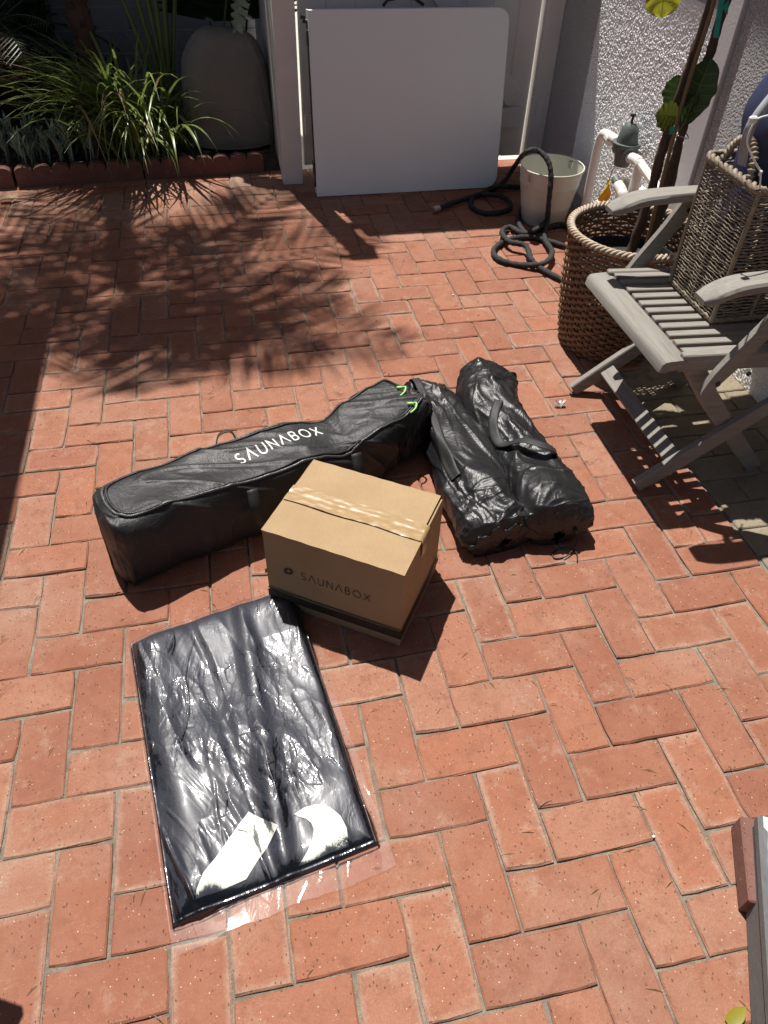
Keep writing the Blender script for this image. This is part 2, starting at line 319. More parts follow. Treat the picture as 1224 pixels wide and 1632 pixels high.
M['fig_yellow'] = leafm('fig_leaf_yellow', (.42, .42, .04), (.48, .46, .05), 10, .6, .5)
M['silver_leaf'] = leafm('silver_green_leaf', (.26, .34, .25), (.34, .42, .32), 30, .2, .7)
M['stem_green'] = leafm('green_stem', (.10, .15, .04), (.14, .19, .06), 14, .1)
M['vein'] = simple('pale_vein', (.17, .22, .05), (.2, .25, .07), 30, .6)
M['seedhead'] = simple('dry_flower_head', (.16, .11, .06), (.27, .19, .11), 120, .9, 150, 1, .006)
M['cover'] = simple('taupe_cover_cloth', (.17, .15, .13), (.21, .185, .16), 6, .85, 40, .5, .006)
M['feather'] = simple('white_down', (.8, .8, .8), (.85, .85, .84), 30, .7)
M['plaster'] = simple('white_plaster_crumb', (.75, .74, .7), (.8, .79, .75), 60, .8)
M['tagpaper'] = simple('white_tag', (.7, .7, .68), (.75, .75, .73), 60, .6)

# ------------------------------------------------------------------ THE SETTING
mb = MB(); mb.grid(np.array([[(x, y, -.06) for y in (-60, 60)] for x in (-60, 60)])); mb.build('ground', M['soil'], kind='structure')
BC = .10                                   # one brick module
pave = MB(); gx = np.linspace(-3.2, 1.2, 180); gy = np.linspace(-1.6, 3.46, 200); XX, YY = np.meshgrid(gx, gy, indexing='ij')
pave.grid(np.stack([XX, YY, -.0052 + .0018 * fbm(XX * 12, YY * 12, 3)], -1)); pave = pave.build('patio_pavement', M['sand'], kind='structure', smooth=True)
mb = MB(); mb.grid(np.array([[(x, y, -.045) for y in (-6, 3.5)] for x in (-9, 1.2)])); mb.build('patio_ground', M['sand'], kind='structure')
mb = MB(); mb.grid(np.array([[(x, y, -.02) for y in (3.47, 8)] for x in (-.12, 1.9)])); mb.build('side_path', M['concrete'], kind='structure')

def brick_mesh(L, Wd, seed, name):
    r = np.random.default_rng(seed); g = .0017; x0, x1, y0, y1 = -L / 2 + g, L / 2 - g, -Wd / 2 + g, Wd / 2 - g; P = []
    nl, ns = (5, 3); ck = .0015
    for i in range(nl): P.append((x0 + (x1 - x0) * i / nl, y0))
    for i in range(ns): P.append((x1, y0 + (y1 - y0) * i / ns))
    for i in range(nl): P.append((x1 - (x1 - x0) * i / nl, y1))
    for i in range(ns): P.append((x0, y1 - (y1 - y0) * i / ns))
    P = np.array(P); n = len(P); P += r.normal(0, .0006, P.shape)
    for k in (0, nl, nl + ns, 2 * nl + ns):                       # knocked corners
        P[k] *= 1 - r.uniform(.01, .055) * np.array([.5, .9])
    c = P / np.maximum(np.abs(P), 1e-6); ins = P - np.sign(P) * np.minimum(np.abs(P), 1) * 0 ; inn = P * np.array([1 - .0032 / (L / 2), 1 - .0032 / (Wd / 2)]); inn += r.normal(0, .0006, P.shape)
    tz = r.normal(0, .0005, n); mb = MB()
    v = [(x, y, -.03) for x, y in P] + [(x, y, -.0028 + r.normal(0, .0005)) for x, y in P] + [(inn[i][0], inn[i][1], tz[i]) for i in range(n)]
    f = [(i, (i + 1) % n, n + (i + 1) % n, n + i) for i in range(n)] + [(n + i, n + (i + 1) % n, 2 * n + (i + 1) % n, 2 * n + i) for i in range(n)] + [tuple(range(2 * n, 3 * n))]
    me = bpy.data.meshes.new(name); me.from_pydata(v, [], f); me.update(); return me
full = [brick_mesh(.2, .1, 10 + i, 'brick') for i in range(14)]; half = [brick_mesh(.1, .1, 60 + i, 'half_brick') for i in range(5)]
tanf = [brick_mesh(.2, .1, 90 + i, 'paver') for i in range(6)]; tanh_ = [brick_mesh(.1, .1, 110 + i, 'half_paver') for i in range(3)]
for m_ in full + half: m_.materials.append(M['brick'])
for m_ in tanf + tanh_: m_.materials.append(M['tan'])
def vis(x, y):
    q = RC @ (np.array([x, y, 0]) - CAM)
    if q[2] <= .05: return 0
    px, py = FPX * q[0] / q[2], FPX * q[1] / q[2]
    return 1 / q[2] ** 3 if abs(px) < 660 and abs(py) < 860 else 0
cells = []
for i in range(-32, 12):
    for j in range(-16, 35):
        k = (i - j) % 4
        if k == 0: cells.append((i, j, 'h'))
        elif k == 1 and i == -32: pass
        if k == 3: cells.append((i, j, 'v'))
items = []
for i, j, k in cells:
    if i >= 8 and j < 15: continue
    lim = 8 if j < 15 else 12
    if k == 'h':
        if i + 2 > lim: items.append(((i + .5) * BC, (j + .5) * BC, 0, random.choice(half)))
        else: items.append(((i + 1) * BC, (j + .5) * BC, random.choice((0, PI)), random.choice(full)))
    else:
        if j + 2 > 35: items.append(((i + .5) * BC, (j + .5) * BC, 0, random.choice(half)))
        else: items.append(((i + .5) * BC, (j + 1) * BC, random.choice((PI / 2, -PI / 2)), random.choice(full)))
for j in range(-16, 14):                    # tan pavers in running bond beside the wall
    for i, w in (((0, 2), (2, 2)) if j % 2 else ((0, 1), (1, 2), (3, 1))):
        items.append((.8065 + (i + w / 2) * .1, (j + .5) * BC + .03, 0, random.choice(tanf if w == 2 else tanh_)))
items = [(x, y, a, m_) for x, y, a, m_ in items]
items.sort(key=lambda t_: -vis(t_[0], t_[1])); rest = MB(); restt = MB()
for n_, (x, y, a, m_) in enumerate(items):
    z = random.gauss(0, .0009); rx, ry = random.gauss(0, .005), random.gauss(0, .004); a2 = a + random.gauss(0, .006); x2, y2 = x + random.gauss(0, .0007), y + random.gauss(0, .0007)
    istan = m_ in tanf or m_ in tanh_
    if n_ < 298:
        o = bpy.data.objects.new('paver' if istan else 'brick', m_); COL.objects.link(o); o.parent = pave; o.location = (x2, y2, z); o.rotation_euler = (rx, ry, a2)
    else:
        Rm = rotz(a2) @ rotx(rx); (restt if istan else rest).add([Rm @ np.array(v.co) + np.array([x2, y2, z]) for v in m_.vertices], [tuple(p.vertices) for p in m_.polygons])
rest.build('distant_bricks', M['brick'], pave, kind='stuff'); restt.build('distant_pavers', M['tan'], pave, kind='stuff')

# planting bed soil
mb = MB(); gx = np.linspace(-3.6, -.17, 90); gy = np.linspace(3.49, 4.75, 50); XX, YY = np.meshgrid(gx, gy, indexing='ij')
mb.grid(np.stack([XX, YY, .045 + .02 * fbm(XX * 7, YY * 7, 5)], -1)); mb.build('soil_bed', M['soil'], kind='structure', smooth=True)
mb = MB()
for i in range(1500):
    x, y = random.uniform(-2.4, -.2), random.uniform(3.5, 4.5); s = random.uniform(.006, .022); R = rotz(random.uniform(0, 6)) @ rotx(random.uniform(-.5, .5)); z = .055 + .02 * float(fbm(np.array(x * 7), np.array(y * 7), 5))
    mb.box((x, y, z), (s, s * .5, s * .25), R)
tag(mb.build('bark_mulch', M['chips']), 'pale bark chips scattered over the planting bed soil', 'mulch', kind='stuff')

# ------------------------------------------------------------------ scalloped terracotta edging
mb0 = []
ex0, ey0 = -1.50, 3.425; ex1, ey1 = -.19, 3.475; ang = math.atan2(ey1 - ey0, ex1 - ex0)
t0 = thing('garden_edging', (ex0, ey0, 0), 'scalloped terracotta edging along the front of the planting bed', 'edging')
sw = .083; nper = 6
def scallop_block(n0, cnt, parent):
    P = []; top = []
    for k in range(cnt):
        for q in range(9):
            a = PI - PI * q / 8; top.append((k * sw + sw / 2 + math.cos(a) * sw / 2 * .98, .068 + .026 * max(0, math.sin(a)) ** .8))
    mb = MB(); n = len(top); d = .042; v = []
    for yy, e in ((0, .003), (.006, 0), (d - .006, 0), (d, .003)):
        v += [(x, yy, 0) for x, z in top] + [(x, yy, z - e) for x, z in top]
    R = rotz(ang); o = np.array([ex0, ey0, 0]) + R @ np.array([n0 * sw + random.uniform(-.001, .001), random.uniform(-.002, .002), 0]); V = (np.array(v) @ R.T) + o; f = []
    w = 2 * n
    for k in range(3):
        f += [(k * w + n + i, k * w + n + i + 1, (k + 1) * w + n + i + 1, (k + 1) * w + n + i) for i in range(n - 1)]
    f += [(i, i + 1, n + i + 1, n + i) for i in range(n - 1)] + [(3 * w + i + 1, 3 * w + i, 3 * w + n + i, 3 * w + n + i + 1) for i in range(n - 1)]
    f += [(0, n, w + n, w), (w, w + n, 2 * w + n, 2 * w), (2 * w, 2 * w + n, 3 * w + n, 3 * w)]
    f += [(n - 1, w + n - 1, w + 2 * n - 1, 2 * n - 1), (w + n - 1, 2 * w + n - 1, 2 * w + 2 * n - 1, w + 2 * n - 1), (2 * w + n - 1, 3 * w + n - 1, 3 * w + 2 * n - 1, 2 * w + 2 * n - 1)]
    mb.add(V, f); mb.build('edging_block', M['terra'], parent)
scallop_block(-14, 6, t0); scallop_block(-7.9, 6, t0); scallop_block(-1.85, 3, t0); scallop_block(1.3, 7, t0); scallop_block(8.4, 7, t0)

# ------------------------------------------------------------------ siding wall behind the bed
SY = 4.62
t0 = thing('siding_wall', (-2.2, SY, 0), 'grey lap siding wall in shade behind the planting bed', 'wall')
mb = MB(); mb.box((-2.14, SY + .07, 1.38), (4.03, .1, 2.86)); mb.build('wall_backing', M['siding'], t0)
zz = .05; bx = -4.15; row = 0
while zz < 2.78:
    x = -4.15 + (row * .37) % 1.1 - 1.1
    while x < -.14:
        xa, xb = max(x, -4.15) + .001, min(x + 1.1, -.128) - .001
        if xb - xa > .03:
            mb = MB(); mb.box(((xa + xb) / 2, SY + random.uniform(0, .001), zz + .057), (xb - xa, .014, .125), rotx(.075), .002)
            mb.build('siding_board', M['siding'], t0)
        x += 1.1
    zz += .112; row += 1

t0 = thing('light_block_fence', (-.13, 4.0, 0), 'white board fence added to block light between the planting bed and the side path', 'fence')  # fence added to keep light bounced off the path away from the siding
y = 3.41
while y < 4.50:
    mb = MB(); mb.box((-.135 + random.uniform(-.001, .001), y + .07, .9), (.018, .139, 1.75), bev=.003); mb.build('board', M['white_paint'], t0); y += .14

# ------------------------------------------------------------------ stucco wall on the right
t0 = thing('stucco_wall', (1.2, 2, 0), 'white rough stucco wall with smooth pilaster and shallow eave', 'wall')
mb = MB(); mb.box((1.30, 2.86, 1.25), (.2, 1.55, 2.6)); mb.build('wall', M['stucco'], t0)
mb = MB(); mb.box((1.292, .26, 1.25), (.2, 3.43, 2.6)); mb.build('wall', M['stucco'], t0, label='stucco wall nearer the chair')
for (ya, yb, za, zb_, st, xw) in ((2.075, 3.0, .06, .93, .0022, 1.1975), (1.05, 1.985, -.01, .34, .004, 1.1895)):
    YY, ZZ = np.meshgrid(np.arange(ya, yb, st), np.arange(za, zb_, st), indexing='ij'); hh_ = .0019 * np.clip(fbm(YY * 185, ZZ * 185, 201, 2), -.7, .9) + .0005 * fbm(YY * 40, ZZ * 40, 205, 2)
    e_ = np.clip(np.minimum(np.minimum(YY - ya, yb - YY), np.minimum(ZZ - za + .01, zb_ - ZZ)) / .02, 0, 1); mb = MB(); mb.grid(np.stack([xw + .0035 * (1 - e_) - (hh_ + .0012) * e_, YY, ZZ], -1)); mb.build('stucco_relief', M['stucco_sunlit'], t0)
mb = MB(); mb.box((1.278, 2.032, 1.25), (.2, .105, 2.6), bev=.003); mb.build('pilaster', M['stucco_smooth'], t0)
mb = MB(); mb.box((1.17, 2.85, 2.44), (.26, 1.55, .06)); mb.box((1.135, .26, 2.40), (.33, 3.62, .06)); mb.build('eave', M['white_paint'], t0)

# ------------------------------------------------------------------ gate, posts
t0 = thing('gate_post', (-.1, 3.34, 0), 'square white wooden post left of the gate, beside the covered object', 'post')
mb = MB(); mb.box((-.098, 3.345, 1.0), (.096, .092, 2.0), bev=.003); mb.build('post', M['white_paint'], t0)
mb = MB(); mb.box((-.098, 3.345, 2.012), (.12, .12, .024), bev=.004); mb.build('post_cap', M['white_paint'], t0)
t0 = thing('gate_post', (1.15, 3.38, 0), 'white wooden post between the gate and the stucco wall', 'post')
mb = MB(); mb.box((1.1555, 3.40, .95), (.087, .09, 1.9), bev=.003); mb.build('post', M['white_paint'], t0)
mb = MB(); mb.box((1.150, 3.351, .27), (.035, .004, .11)); mb.build('hinge', M['white_paint'], t0)
t0 = thing('gate', (.5, 3.4, 0), 'white wooden board gate with diagonal brace behind the folding table', 'gate')
x = -.028; k = 0
while x < 1.09:
    w = .128; xe = min(x + w, 1.104); mb = MB(); mb.box(((x + xe) / 2, 3.415 + random.uniform(-.001, .001), .93), (xe - x - .0004, .018, 1.76), bev=.004); mb.build('board', M['white_paint'], t0); x += w
mb = MB(); mb.box((.527, 3.386, .243), (1.09, .036, .092), bev=.003); mb.build('rail', M['white_paint'], t0)
mb = MB(); mb.box((.527, 3.386, 1.55), (1.09, .036, .092), bev=.003); mb.build('rail', M['white_paint'], t0)
a = math.atan2(1.50 - .29, -.07 - 1.05); L = math.hypot(1.21, 1.12)
mb = MB(); mb.box((.48, 3.389, .91), (L * .965, .03, .09), roty(-a), bev=.003); mb.build('diagonal_brace', M['white_paint'], t0)

# ------------------------------------------------------------------ unseen roof added at the left to cast the shade on the patio
t0 = thing('shade_roof', (-2.4, 1, 0), 'unseen white timber roof added to shade the left edge of the paving', 'roof')
mb = MB(); mb.box((-2.84, .9, 2.33), (3.0, 4.42, .06)); mb.build('roof_panel', M['white_paint'], t0)
for yy in (-1.2, 3.0):
    mb = MB(); mb.box((-2.6, yy, 1.14), (.1, .1, 2.3), bev=.004); mb.build('roof_post', M['white_paint'], t0)
t0 = thing('shadow_table', (-1.3, -.1, 0), 'unseen small wooden table added left of the camera to cast a corner shadow', 'side table')  # unseen table added so its corner shades the lower left paving
mb = MB(); mb.box((-1.305, .055, .505), (.5, .47, .03), rotz(-.45), bev=.003); mb.build('table_top', M['teaky'], t0)
for sx in (-1, 1):
    for sy in (-1, 1):
        p = rotz(-.45) @ np.array([sx * .2, sy * .19, 0]); mb = MB(); mb.box((-1.305 + p[0], .055 + p[1], .245), (.035, .035, .49), rotz(-.45), bev=.003); mb.build('leg', M['teakz'], t0)

# ------------------------------------------------------------------ cloth covered object in the bed
def lathe_pts(cx, cy, prof, n, e=2., sx=1., sy=1.):
    a = np.arange(n) / n * 2 * PI; cs = np.sign(np.cos(a)) * np.abs(np.cos(a)) ** (2 / e); sn = np.sign(np.sin(a)) * np.abs(np.sin(a)) ** (2 / e)
    return np.array([[(cx + r * sx * c_, cy + r * sy * s_, z) for c_, s_ in zip(cs, sn)] for r, z in prof])
pr = [(.222, .075), (.225, .10), (.224, .2), (.216, .32), (.203, .42), (.185, .465), (.158, .51), (.12, .54), (.075, .557), (.02, .565), (.001, .565)]
pr = spline(pr, 60); P = lathe_pts(-.36, 3.78, pr, 120, 2.6, 1., .72); A_ = np.linspace(0, 14, 120)[None, :]; Z_ = P[:, :, 2]
rr = 1 + .018 * fbm(A_ + 0 * Z_, Z_ * 3, 8) + .012 * ridge(A_ * 1.3 + Z_ * 2, Z_ * 1.2, 4) * (Z_ > .1); c0 = np.array([-.36, 3.78]); P[:, :, :2] = c0 + (P[:, :, :2] - c0) * rr[..., None]
P[:, :, 2] += .012 * fbm(P[:, :, 0] * 9, P[:, :, 1] * 9, 2) * np.clip((Z_ - .3) * 4, 0, 1) - .03 * np.clip(-(P[:, :, 0] + .36) / .2, 0, 1) * np.clip((Z_ - .45) * 5, 0, 1)
P[0, :, 2] += .004 * np.sin(np.linspace(0, 22, 120))
t0 = thing('draped_cover', (-.36, 3.78, 0), 'tall rounded object under a taupe cloth cover, in the bed left of the gate post', 'covered object')
mb = MB(); mb.grid(P, closev=True); mb.build('cloth_cover', M['cover'], t0, smooth=True)
mb = MB(); mb.tube(P[0][:, :] * np.array([1, 1, 1]) + np.array([0, 0, -.002]), .004, 6, closed=True); mb.build('hem', M['cover'], t0, smooth=True)
mb = MB(); mb.grid(lathe_pts(-.36, 3.78, [(.0, .05), (.15, .05), (.15, .074), (0.0, .074)], 24, 2.6, 1, .72), closev=True); mb.build('base', M['dark_gap'], t0)

# ------------------------------------------------------------------ folding table leaning on the gate
t0 = thing('folding_table', (.43, 3.16, 0), 'white plastic folding table, folded in half and leaning on the gate', 'folding table')
tl = math.atan2(.11, .745); TW, TH = .895, .742
def table_half(y0, th, name, m_, inset=0., crown=0.):
    r = .055; P = [(inset, inset), (TW - r, inset)]
    for k in range(1, 9): a = -PI / 2 + PI / 2 * k / 8; P.append((TW - r + math.cos(a) * r, r + math.sin(a) * r))
    for k in range(0, 9): a = PI / 2 * k / 8; P.append((TW - r + math.cos(a) * r, TH - r + math.sin(a) * r))
    P += [(inset, TH - inset)]; P = np.array(P); cc = np.array([TW / 2, TH / 2]); mb = MB(); n = len(P); V = []
    for d_, sh in ((0, .994), (.004, 1.), (th - .004, 1.), (th, .994)):
        Q = cc + (P - cc) * sh; V.append([(q[0], y0 + d_, q[1]) for q in Q])
    V = np.array(V); R = rotx(-tl); W_ = V.reshape(-1, 3) @ R.T + np.array([-.004, 3.125, .002]); mb.grid(W_.reshape(4, n, 3), closev=True)
    mb.f.append(tuple(range(n))); mb.f.append(tuple(reversed(range(3 * n, 4 * n)))); return mb.build(name, m_, t0)
table_half(0, .022, 'table_half', M['tabletop']); table_half(.05, .022, 'table_half', M['tabletop'])
R = rotx(-tl); TT = lambda x, y, z: R @ np.array([x, y, z]) + np.array([-.004, 3.125, .002])
mb = MB(); mb.tube([TT(.006, .036, .04), TT(.006, .036, .70)], .011); mb.tube([TT(.006, .036, .70), TT(-.02, .036, .70)], .007); mb.box(TT(-.018, .036, .715), (.02, .014, .012)); mb.tube([TT(.02, .036, .06), TT(.85, .036, .06)], .011); mb.tube([TT(.02, .036, .69), TT(.85, .036, .69)], .011)
mb.build('leg_frame', M['black_metal'], t0)
mb = MB(); mb.tube([TT(.33, .036, .75), TT(.35, .036, .772), TT(.40, .036, .779), TT(.47, .036, .776), TT(.51, .036, .752)], .007); mb.build('carry_handle', M['black_metal'], t0)
for zz in (.12, .64):
    mb = MB(); mb.box(TT(-.002, .036, zz), (.012, .05, .06), R, bev=.002); mb.build('hinge', M['black_metal'], t0)

# ------------------------------------------------------------------ plants
def blade(mb, base, az, L, rise, droop, w, n=9, fold=.25, tw=0.):
    """one long leaf, arching"""
    h = np.array([math.cos(az), math.sin(az), 0]); s = np.array([-h[1], h[0], 0]); t_ = np.linspace(0, 1, n)
    ang_ = rise - (rise + droop) * t_ ** 1.3; dx = np.cos(ang_) * L / n; dz = np.sin(ang_) * L / n; X = np.cumsum(dx) - dx[0]; Z = np.cumsum(dz) - dz[0]
    ww = w * np.sin(np.clip(t_ * .86 + .14, 0, 1) * PI) ** .55 * (1 - t_ ** 5) * .5 + .0004; P = []
    for i in range(n):
        c_ = np.array(base) + h * X[i] + np.array([0, 0, 1]) * Z[i] + s * tw * t_[i] ** 2 * L; P.append([c_ + s * ww[i] + np.array([0, 0, fold * ww[i]]), c_, c_ - s * ww[i] + np.array([0, 0, fold * ww[i]])])
    mb.grid(np.array(P))
t0 = thing('strap_leaf_plant', (-.72, 3.62, .05), 'large clump of arching strap leaves spilling over the terracotta edging', 'plant')
mb = MB(); mbd = MB()
for i in range(430):
    bx_, by_ = random.gauss(-.84, .10), random.gauss(3.74, .09); az_ = random.uniform(0, 2 * PI)
    if random.random() < .4: az_ = random.uniform(PI * .9, PI * 1.7)
    L = random.uniform(.45, 1.0) * (.62 if math.cos(az_) > .3 else 1.); tgt = mbd if random.random() < .07 else mb
    lf = math.cos(az_) < -.35; blade(tgt, (bx_, by_, .05), az_, L, random.uniform(.95 if lf else 1.1, 1.35 if lf else 1.55), random.uniform(-.3, .35 if lf else 1.1), random.uniform(.008, .015), tw=random.uniform(-.15, .15))
for az_, L, dr, w in ((-1.25, .66, .9, .019), (-1.05, .60, .8, .016), (-1.9, .55, 1., .015), (-.75, .60, .55, .015), (2.9, .74, .1, .016), (3.2, .7, .2, .015), (-2.6, .68, .2, .016), (-1.5, .62, 1., .017)):
    blade(mb, (-.66, 3.62, .06), az_, L, 1.15, dr, w, n=14)
mb.build('leaf', M['strap_leaf'], t0, smooth=True, kind='stuff'); mbd.build('dry_leaf', M['strap_dry'], t0, smooth=True, kind='stuff')
t0 = thing('succulent_plant', (-1.35, 3.62, .05), 'low blue green finger succulents at the left end of the bed', 'plant')
mb = MB()
for i in range(46):
    cx_, cy_ = random.uniform(-1.75, -1.02), random.uniform(3.50, 3.70); hz_ = random.uniform(.09, .19)
    for k in range(15):
        a = random.uniform(0, 6.28); ti = random.uniform(.15, .8); L = random.uniform(.04, .075); d = np.array([math.cos(a) * math.sin(ti), math.sin(a) * math.sin(ti), math.cos(ti)]); b0 = np.array([cx_, cy_, .05 + hz_ * random.uniform(.45, 1.)])
        mb.tube([b0, b0 + d * L * .5, b0 + d * L * .85 + np.array([0, 0, .004]), b0 + d * L + np.array([0, 0, .007])], [.0038, .0048, .0038, .001], 5, cap=False)
    mb.tube([(cx_, cy_, .04), (cx_ + .01, cy_, .05 + hz_ * .8)], .005, 5)
mb.build('finger_leaf', M['succulent'], t0, smooth=True, kind='stuff')
# bird of paradise: stout upright stems
t0 = thing('bird_of_paradise', (-.66, 4.05, .05), 'bird of paradise with stout green stems rising behind the strap leaves', 'plant')
for k, (dx, dy, h_) in enumerate(((-.20, .05, 1.5), (-.08, .1, 1.6), (.02, .05, 1.6), (.13, 0, 1.5), (.22, .1, 1.3), (-.3, .1, 1.2))):
    mb = MB(); P = spline([(-.66, 4.05, .05), (-.66 + dx * .35, 4.05 + dy * .3, .05 + h_ * .35), (-.66 + dx * .8, 4.05 + dy, .05 + h_ * .7), (-.66 + dx * 1.3, 4.05 + dy * 1.8, .05 + h_)], 14)
    mb.tube(P, np.linspace(.015, .008, 14), 7); mb.build('stem', M['stem_green'], t0, smooth=True)
    mb = MB(); e = P[-1]; blade(mb, e, math.atan2(dy, dx), .6, 1.2, -.2, .17, n=12, fold=.35); mb.build('leaf', M['palm_leaf'], t0, smooth=True)
# palm tree whose crown shades the patio
PX, PY, PH = -1.0, 4.1, 4.15
t0 = thing('palm_tree', (PX, PY, 0), 'slim palm with rough trunk standing against the grey siding', 'palm tree')
zs = np.linspace(0, PH, 90); P = np.stack([PX - .28 * zs / PH + .01 * np.sin(zs * 2), PY + .0 * zs, zs], 1)
mb = MB(); mb.tube(P, .05 + .009 * np.abs(np.sin(zs * 26)) - .004 * zs / PH, 12); mb.build('trunk', M['bark'], t0)
mb = MB()
for k in range(240):
    z = .15 + (PH - .3) * k / 240; a = k * 2.4; r = .052; c_ = np.array([PX - .28 * z / PH + .01 * math.sin(z * 2), PY, z]); h_ = np.array([math.cos(a), math.sin(a), 0]); s_ = np.array([-h_[1], h_[0], 0])
    mb.add([c_ + h_ * r - s_ * .022, c_ + h_ * r + s_ * .022, c_ + h_ * (r + .017) + np.array([0, 0, .032]), c_ + h_ * (r * .8) + np.array([0, 0, .03])], [(0, 1, 2), (0, 2, 3), (1, 3, 2)])
mb.build('leaf_scars', M['bark'], t0, kind='stuff')
for k in range(21):
    mb = MB(); a = k * 2.399 + random.uniform(-.2, .2); L = random.uniform(.85, 1.5); r0 = random.uniform(-.25, 1.15); n = 22; h_ = np.array([math.cos(a), math.sin(a), 0]); s_ = np.array([-h_[1], h_[0], 0]); P = []; q = np.array([PX - .28, PY, PH - .02]); an = r0
    for i in range(n): P.append(q.copy()); q = q + (h_ * math.cos(an) + np.array([0, 0, 1]) * math.sin(an)) * L / n; an -= 1.15 / n
    P = np.array(P); mb.tube(P, np.linspace(.012, .003, n), 5)
    for i in range(3, n):
        for m2 in range(1):
            for sg in (-1, 1):
                t_ = (i + m2 * .5) / n; ll = (.38 * math.sin(PI * min(1, t_ * .8 + .15)) + .05) * random.uniform(.8, 1.1); T = P[min(i + 1, n - 1)] - P[i - 1]; T = T / np.linalg.norm(T); D = s_ * sg * .78 + T * .62 + np.array([0, 0, random.uniform(-.25, .2)]); D /= np.linalg.norm(D)
                wv_ = T * .019; b0 = P[i] + T * m2 * .02; mb.add([b0 - wv_ * .6, b0 + wv_ * .6, b0 + D * ll * .5 + wv_ + np.array([0, 0, -.01]), b0 + D * ll + np.array([0, 0, -.06 * ll / .3]), b0 + D * ll * .5 - wv_ + np.array([0, 0, -.01])], [(0, 1, 2, 4), (4, 2, 3)])
    mb.build('frond', M['palm_leaf'], t0)
# fan palm leaf and silver plant behind the cover
def fan(name, c, nrm_az, tilt, r, parent, m_, n=26, spread=2.6):
    mb = MB(); R = rotz(nrm_az) @ rotx(tilt); c = np.array(c)
    for k in range(n):
        a = PI / 2 + spread * (k / (n - 1) - .5); d = np.array([math.cos(a), 0, math.sin(a)]); s_ = np.array([-math.sin(a), 0, math.cos(a)]); L = r * random.uniform(.9, 1.05); z = .006 * (-1) ** k
        V = [c + R @ (d * .02), c + R @ (d * L * .55 + s_ * .018 + np.array([0, z, 0])), c + R @ (d * L + np.array([0, -.04, 0])), c + R @ (d * L * .55 - s_ * .018 + np.array([0, -z, 0]))]; mb.add(V, [(0, 1, 2, 3)])
    return mb.build(name, m_, parent)
t0 = thing('fan_palm', (-.25, 4.2, .05), 'low fan palm with dark leaves behind the taupe cover', 'plant')
for c, az_, ti, r in (((-.21, 4.15, .52), .1, .5, .34), ((-.40, 4.25, .50), -.5, .6, .30), ((-.30, 4.1, .75), .3, .9, .3)):
    mb = MB(); mb.tube([(-.27, 4.2, .05), ((-.27 + c[0]) / 2, 4.25, c[2] * .6), c], .006, 6); st = mb.build('stem', M['stem_green'], t0); fan('leaf', c, az_, ti, r, t0, M['dark_leaf'])
t0 = thing('silver_leaf_plant', (-.33, 3.98, .05), 'silver green lobed leaf hanging over the top of the taupe cover', 'plant')
mb = MB(); tip = GY(378, 42, 3.66); top = GY(388, -60, 3.75); mb.tube(spline([(-.33, 4.0, .05), (-.34, 3.98, .5), top + np.array([0, .08, .12]), top, (tip + top) / 2], 16), .005, 6); mb.build('stem', M['stem_green'], t0)
mb = MB()
for k in range(16):
    f_ = k / 15; c_ = top * (1 - f_) + tip * f_; w = .034 * (.5 + .5 * math.sin(f_ * 3.1)) * (1.25 if k % 2 else .75) + .004
    for sg in (-1, 1): mb.add([c_, c_ + np.array([sg * w, -.012, -.01 + random.uniform(-.01, .01)]), c_ + np.array([sg * w * .8, -.008, -.03]), c_ + (tip - top) / 15 * .95], [(0, 1, 2, 3)])
mb.build('leaf', M['silver_leaf'], t0)
mb = MB(); c_ = GY(350, 8, 3.8); blade(mb, c_ + np.array([-.09, 0, .04]), -.1, .24, .1, .5, .07, 10); mb.build('leaf', M['fig_yellow'], t0, smooth=True, label='bright yellow green leaf')
# dark shrubs at upper left
t0 = thing('cycad_plant', (-1.55, 4.2, .05), 'dark feathery fronds at the upper left against the siding', 'plant')
for k in range(22):
    mb = MB(); a = k * 2.4; L = random.uniform(.45, .75); n = 16; h_ = np.array([math.cos(a), math.sin(a), 0]); s_ = np.array([-h_[1], h_[0], 0]); q = np.array([-1.5, 4.15, .42]); an = random.uniform(.1, 1.2); P = []
    for i in range(n): P.append(q.copy()); q = q + (h_ * math.cos(an) + np.array([0, 0, 1]) * math.sin(an)) * L / n; an -= 1.5 / n
    P = np.array(P); mb.tube(P, .004, 4)
    for i in range(2, n):
        for sg in (-1, 1):
            for m2 in (0, .5):
                T = (P[i] - P[i - 1]); T /= np.linalg.norm(T); b0 = P[i] - T * m2 * L / n; D = s_ * sg * .8 + T * .5; mb.add([b0 - T * .004, b0 + T * .004, b0 + D * .12 + np.array([0, 0, -.02])], [(0, 1, 2)])
    mb.build('frond', M['dark_leaf'], t0)
mb = MB(); mb.tube([(-1.5, 4.15, .03), (-1.5, 4.15, .44)], [.07, .06], 10); mb.build('trunk', M['bark'], t0)
def leafy(name, c, rad, n, m_, label, cat, ls=.05):
    t0 = thing(name, (c[0], c[1], .05), label, cat); mb = MB()
    for k in range(n):
        d = rng.normal(size=3); d /= np.linalg.norm(d); p = np.array(c) + d * np.array(rad) * random.uniform(.5, 1.) ** .5; R = rotz(random.uniform(0, 6.3)) @ rotx(random.uniform(-1.2, 1.2)); s = ls * random.uniform(.6, 1.2)
        mb.add([p + R @ np.array(v) * s for v in ((0, -1, 0), (.35, -.3, .1), (.3, .4, .1), (0, 1, 0), (-.3, .4, .1), (-.35, -.3, .1))], [(0, 1, 2, 3), (0, 3, 4, 5)])
    mb.build('leaves', m_, t0, kind='stuff')
    mb = MB(); mb.tube([(c[0], c[1], .03), (c[0] + .01, c[1], c[2])], [.012, .008], 6); mb.build('stem', M['bark'], t0); return t0
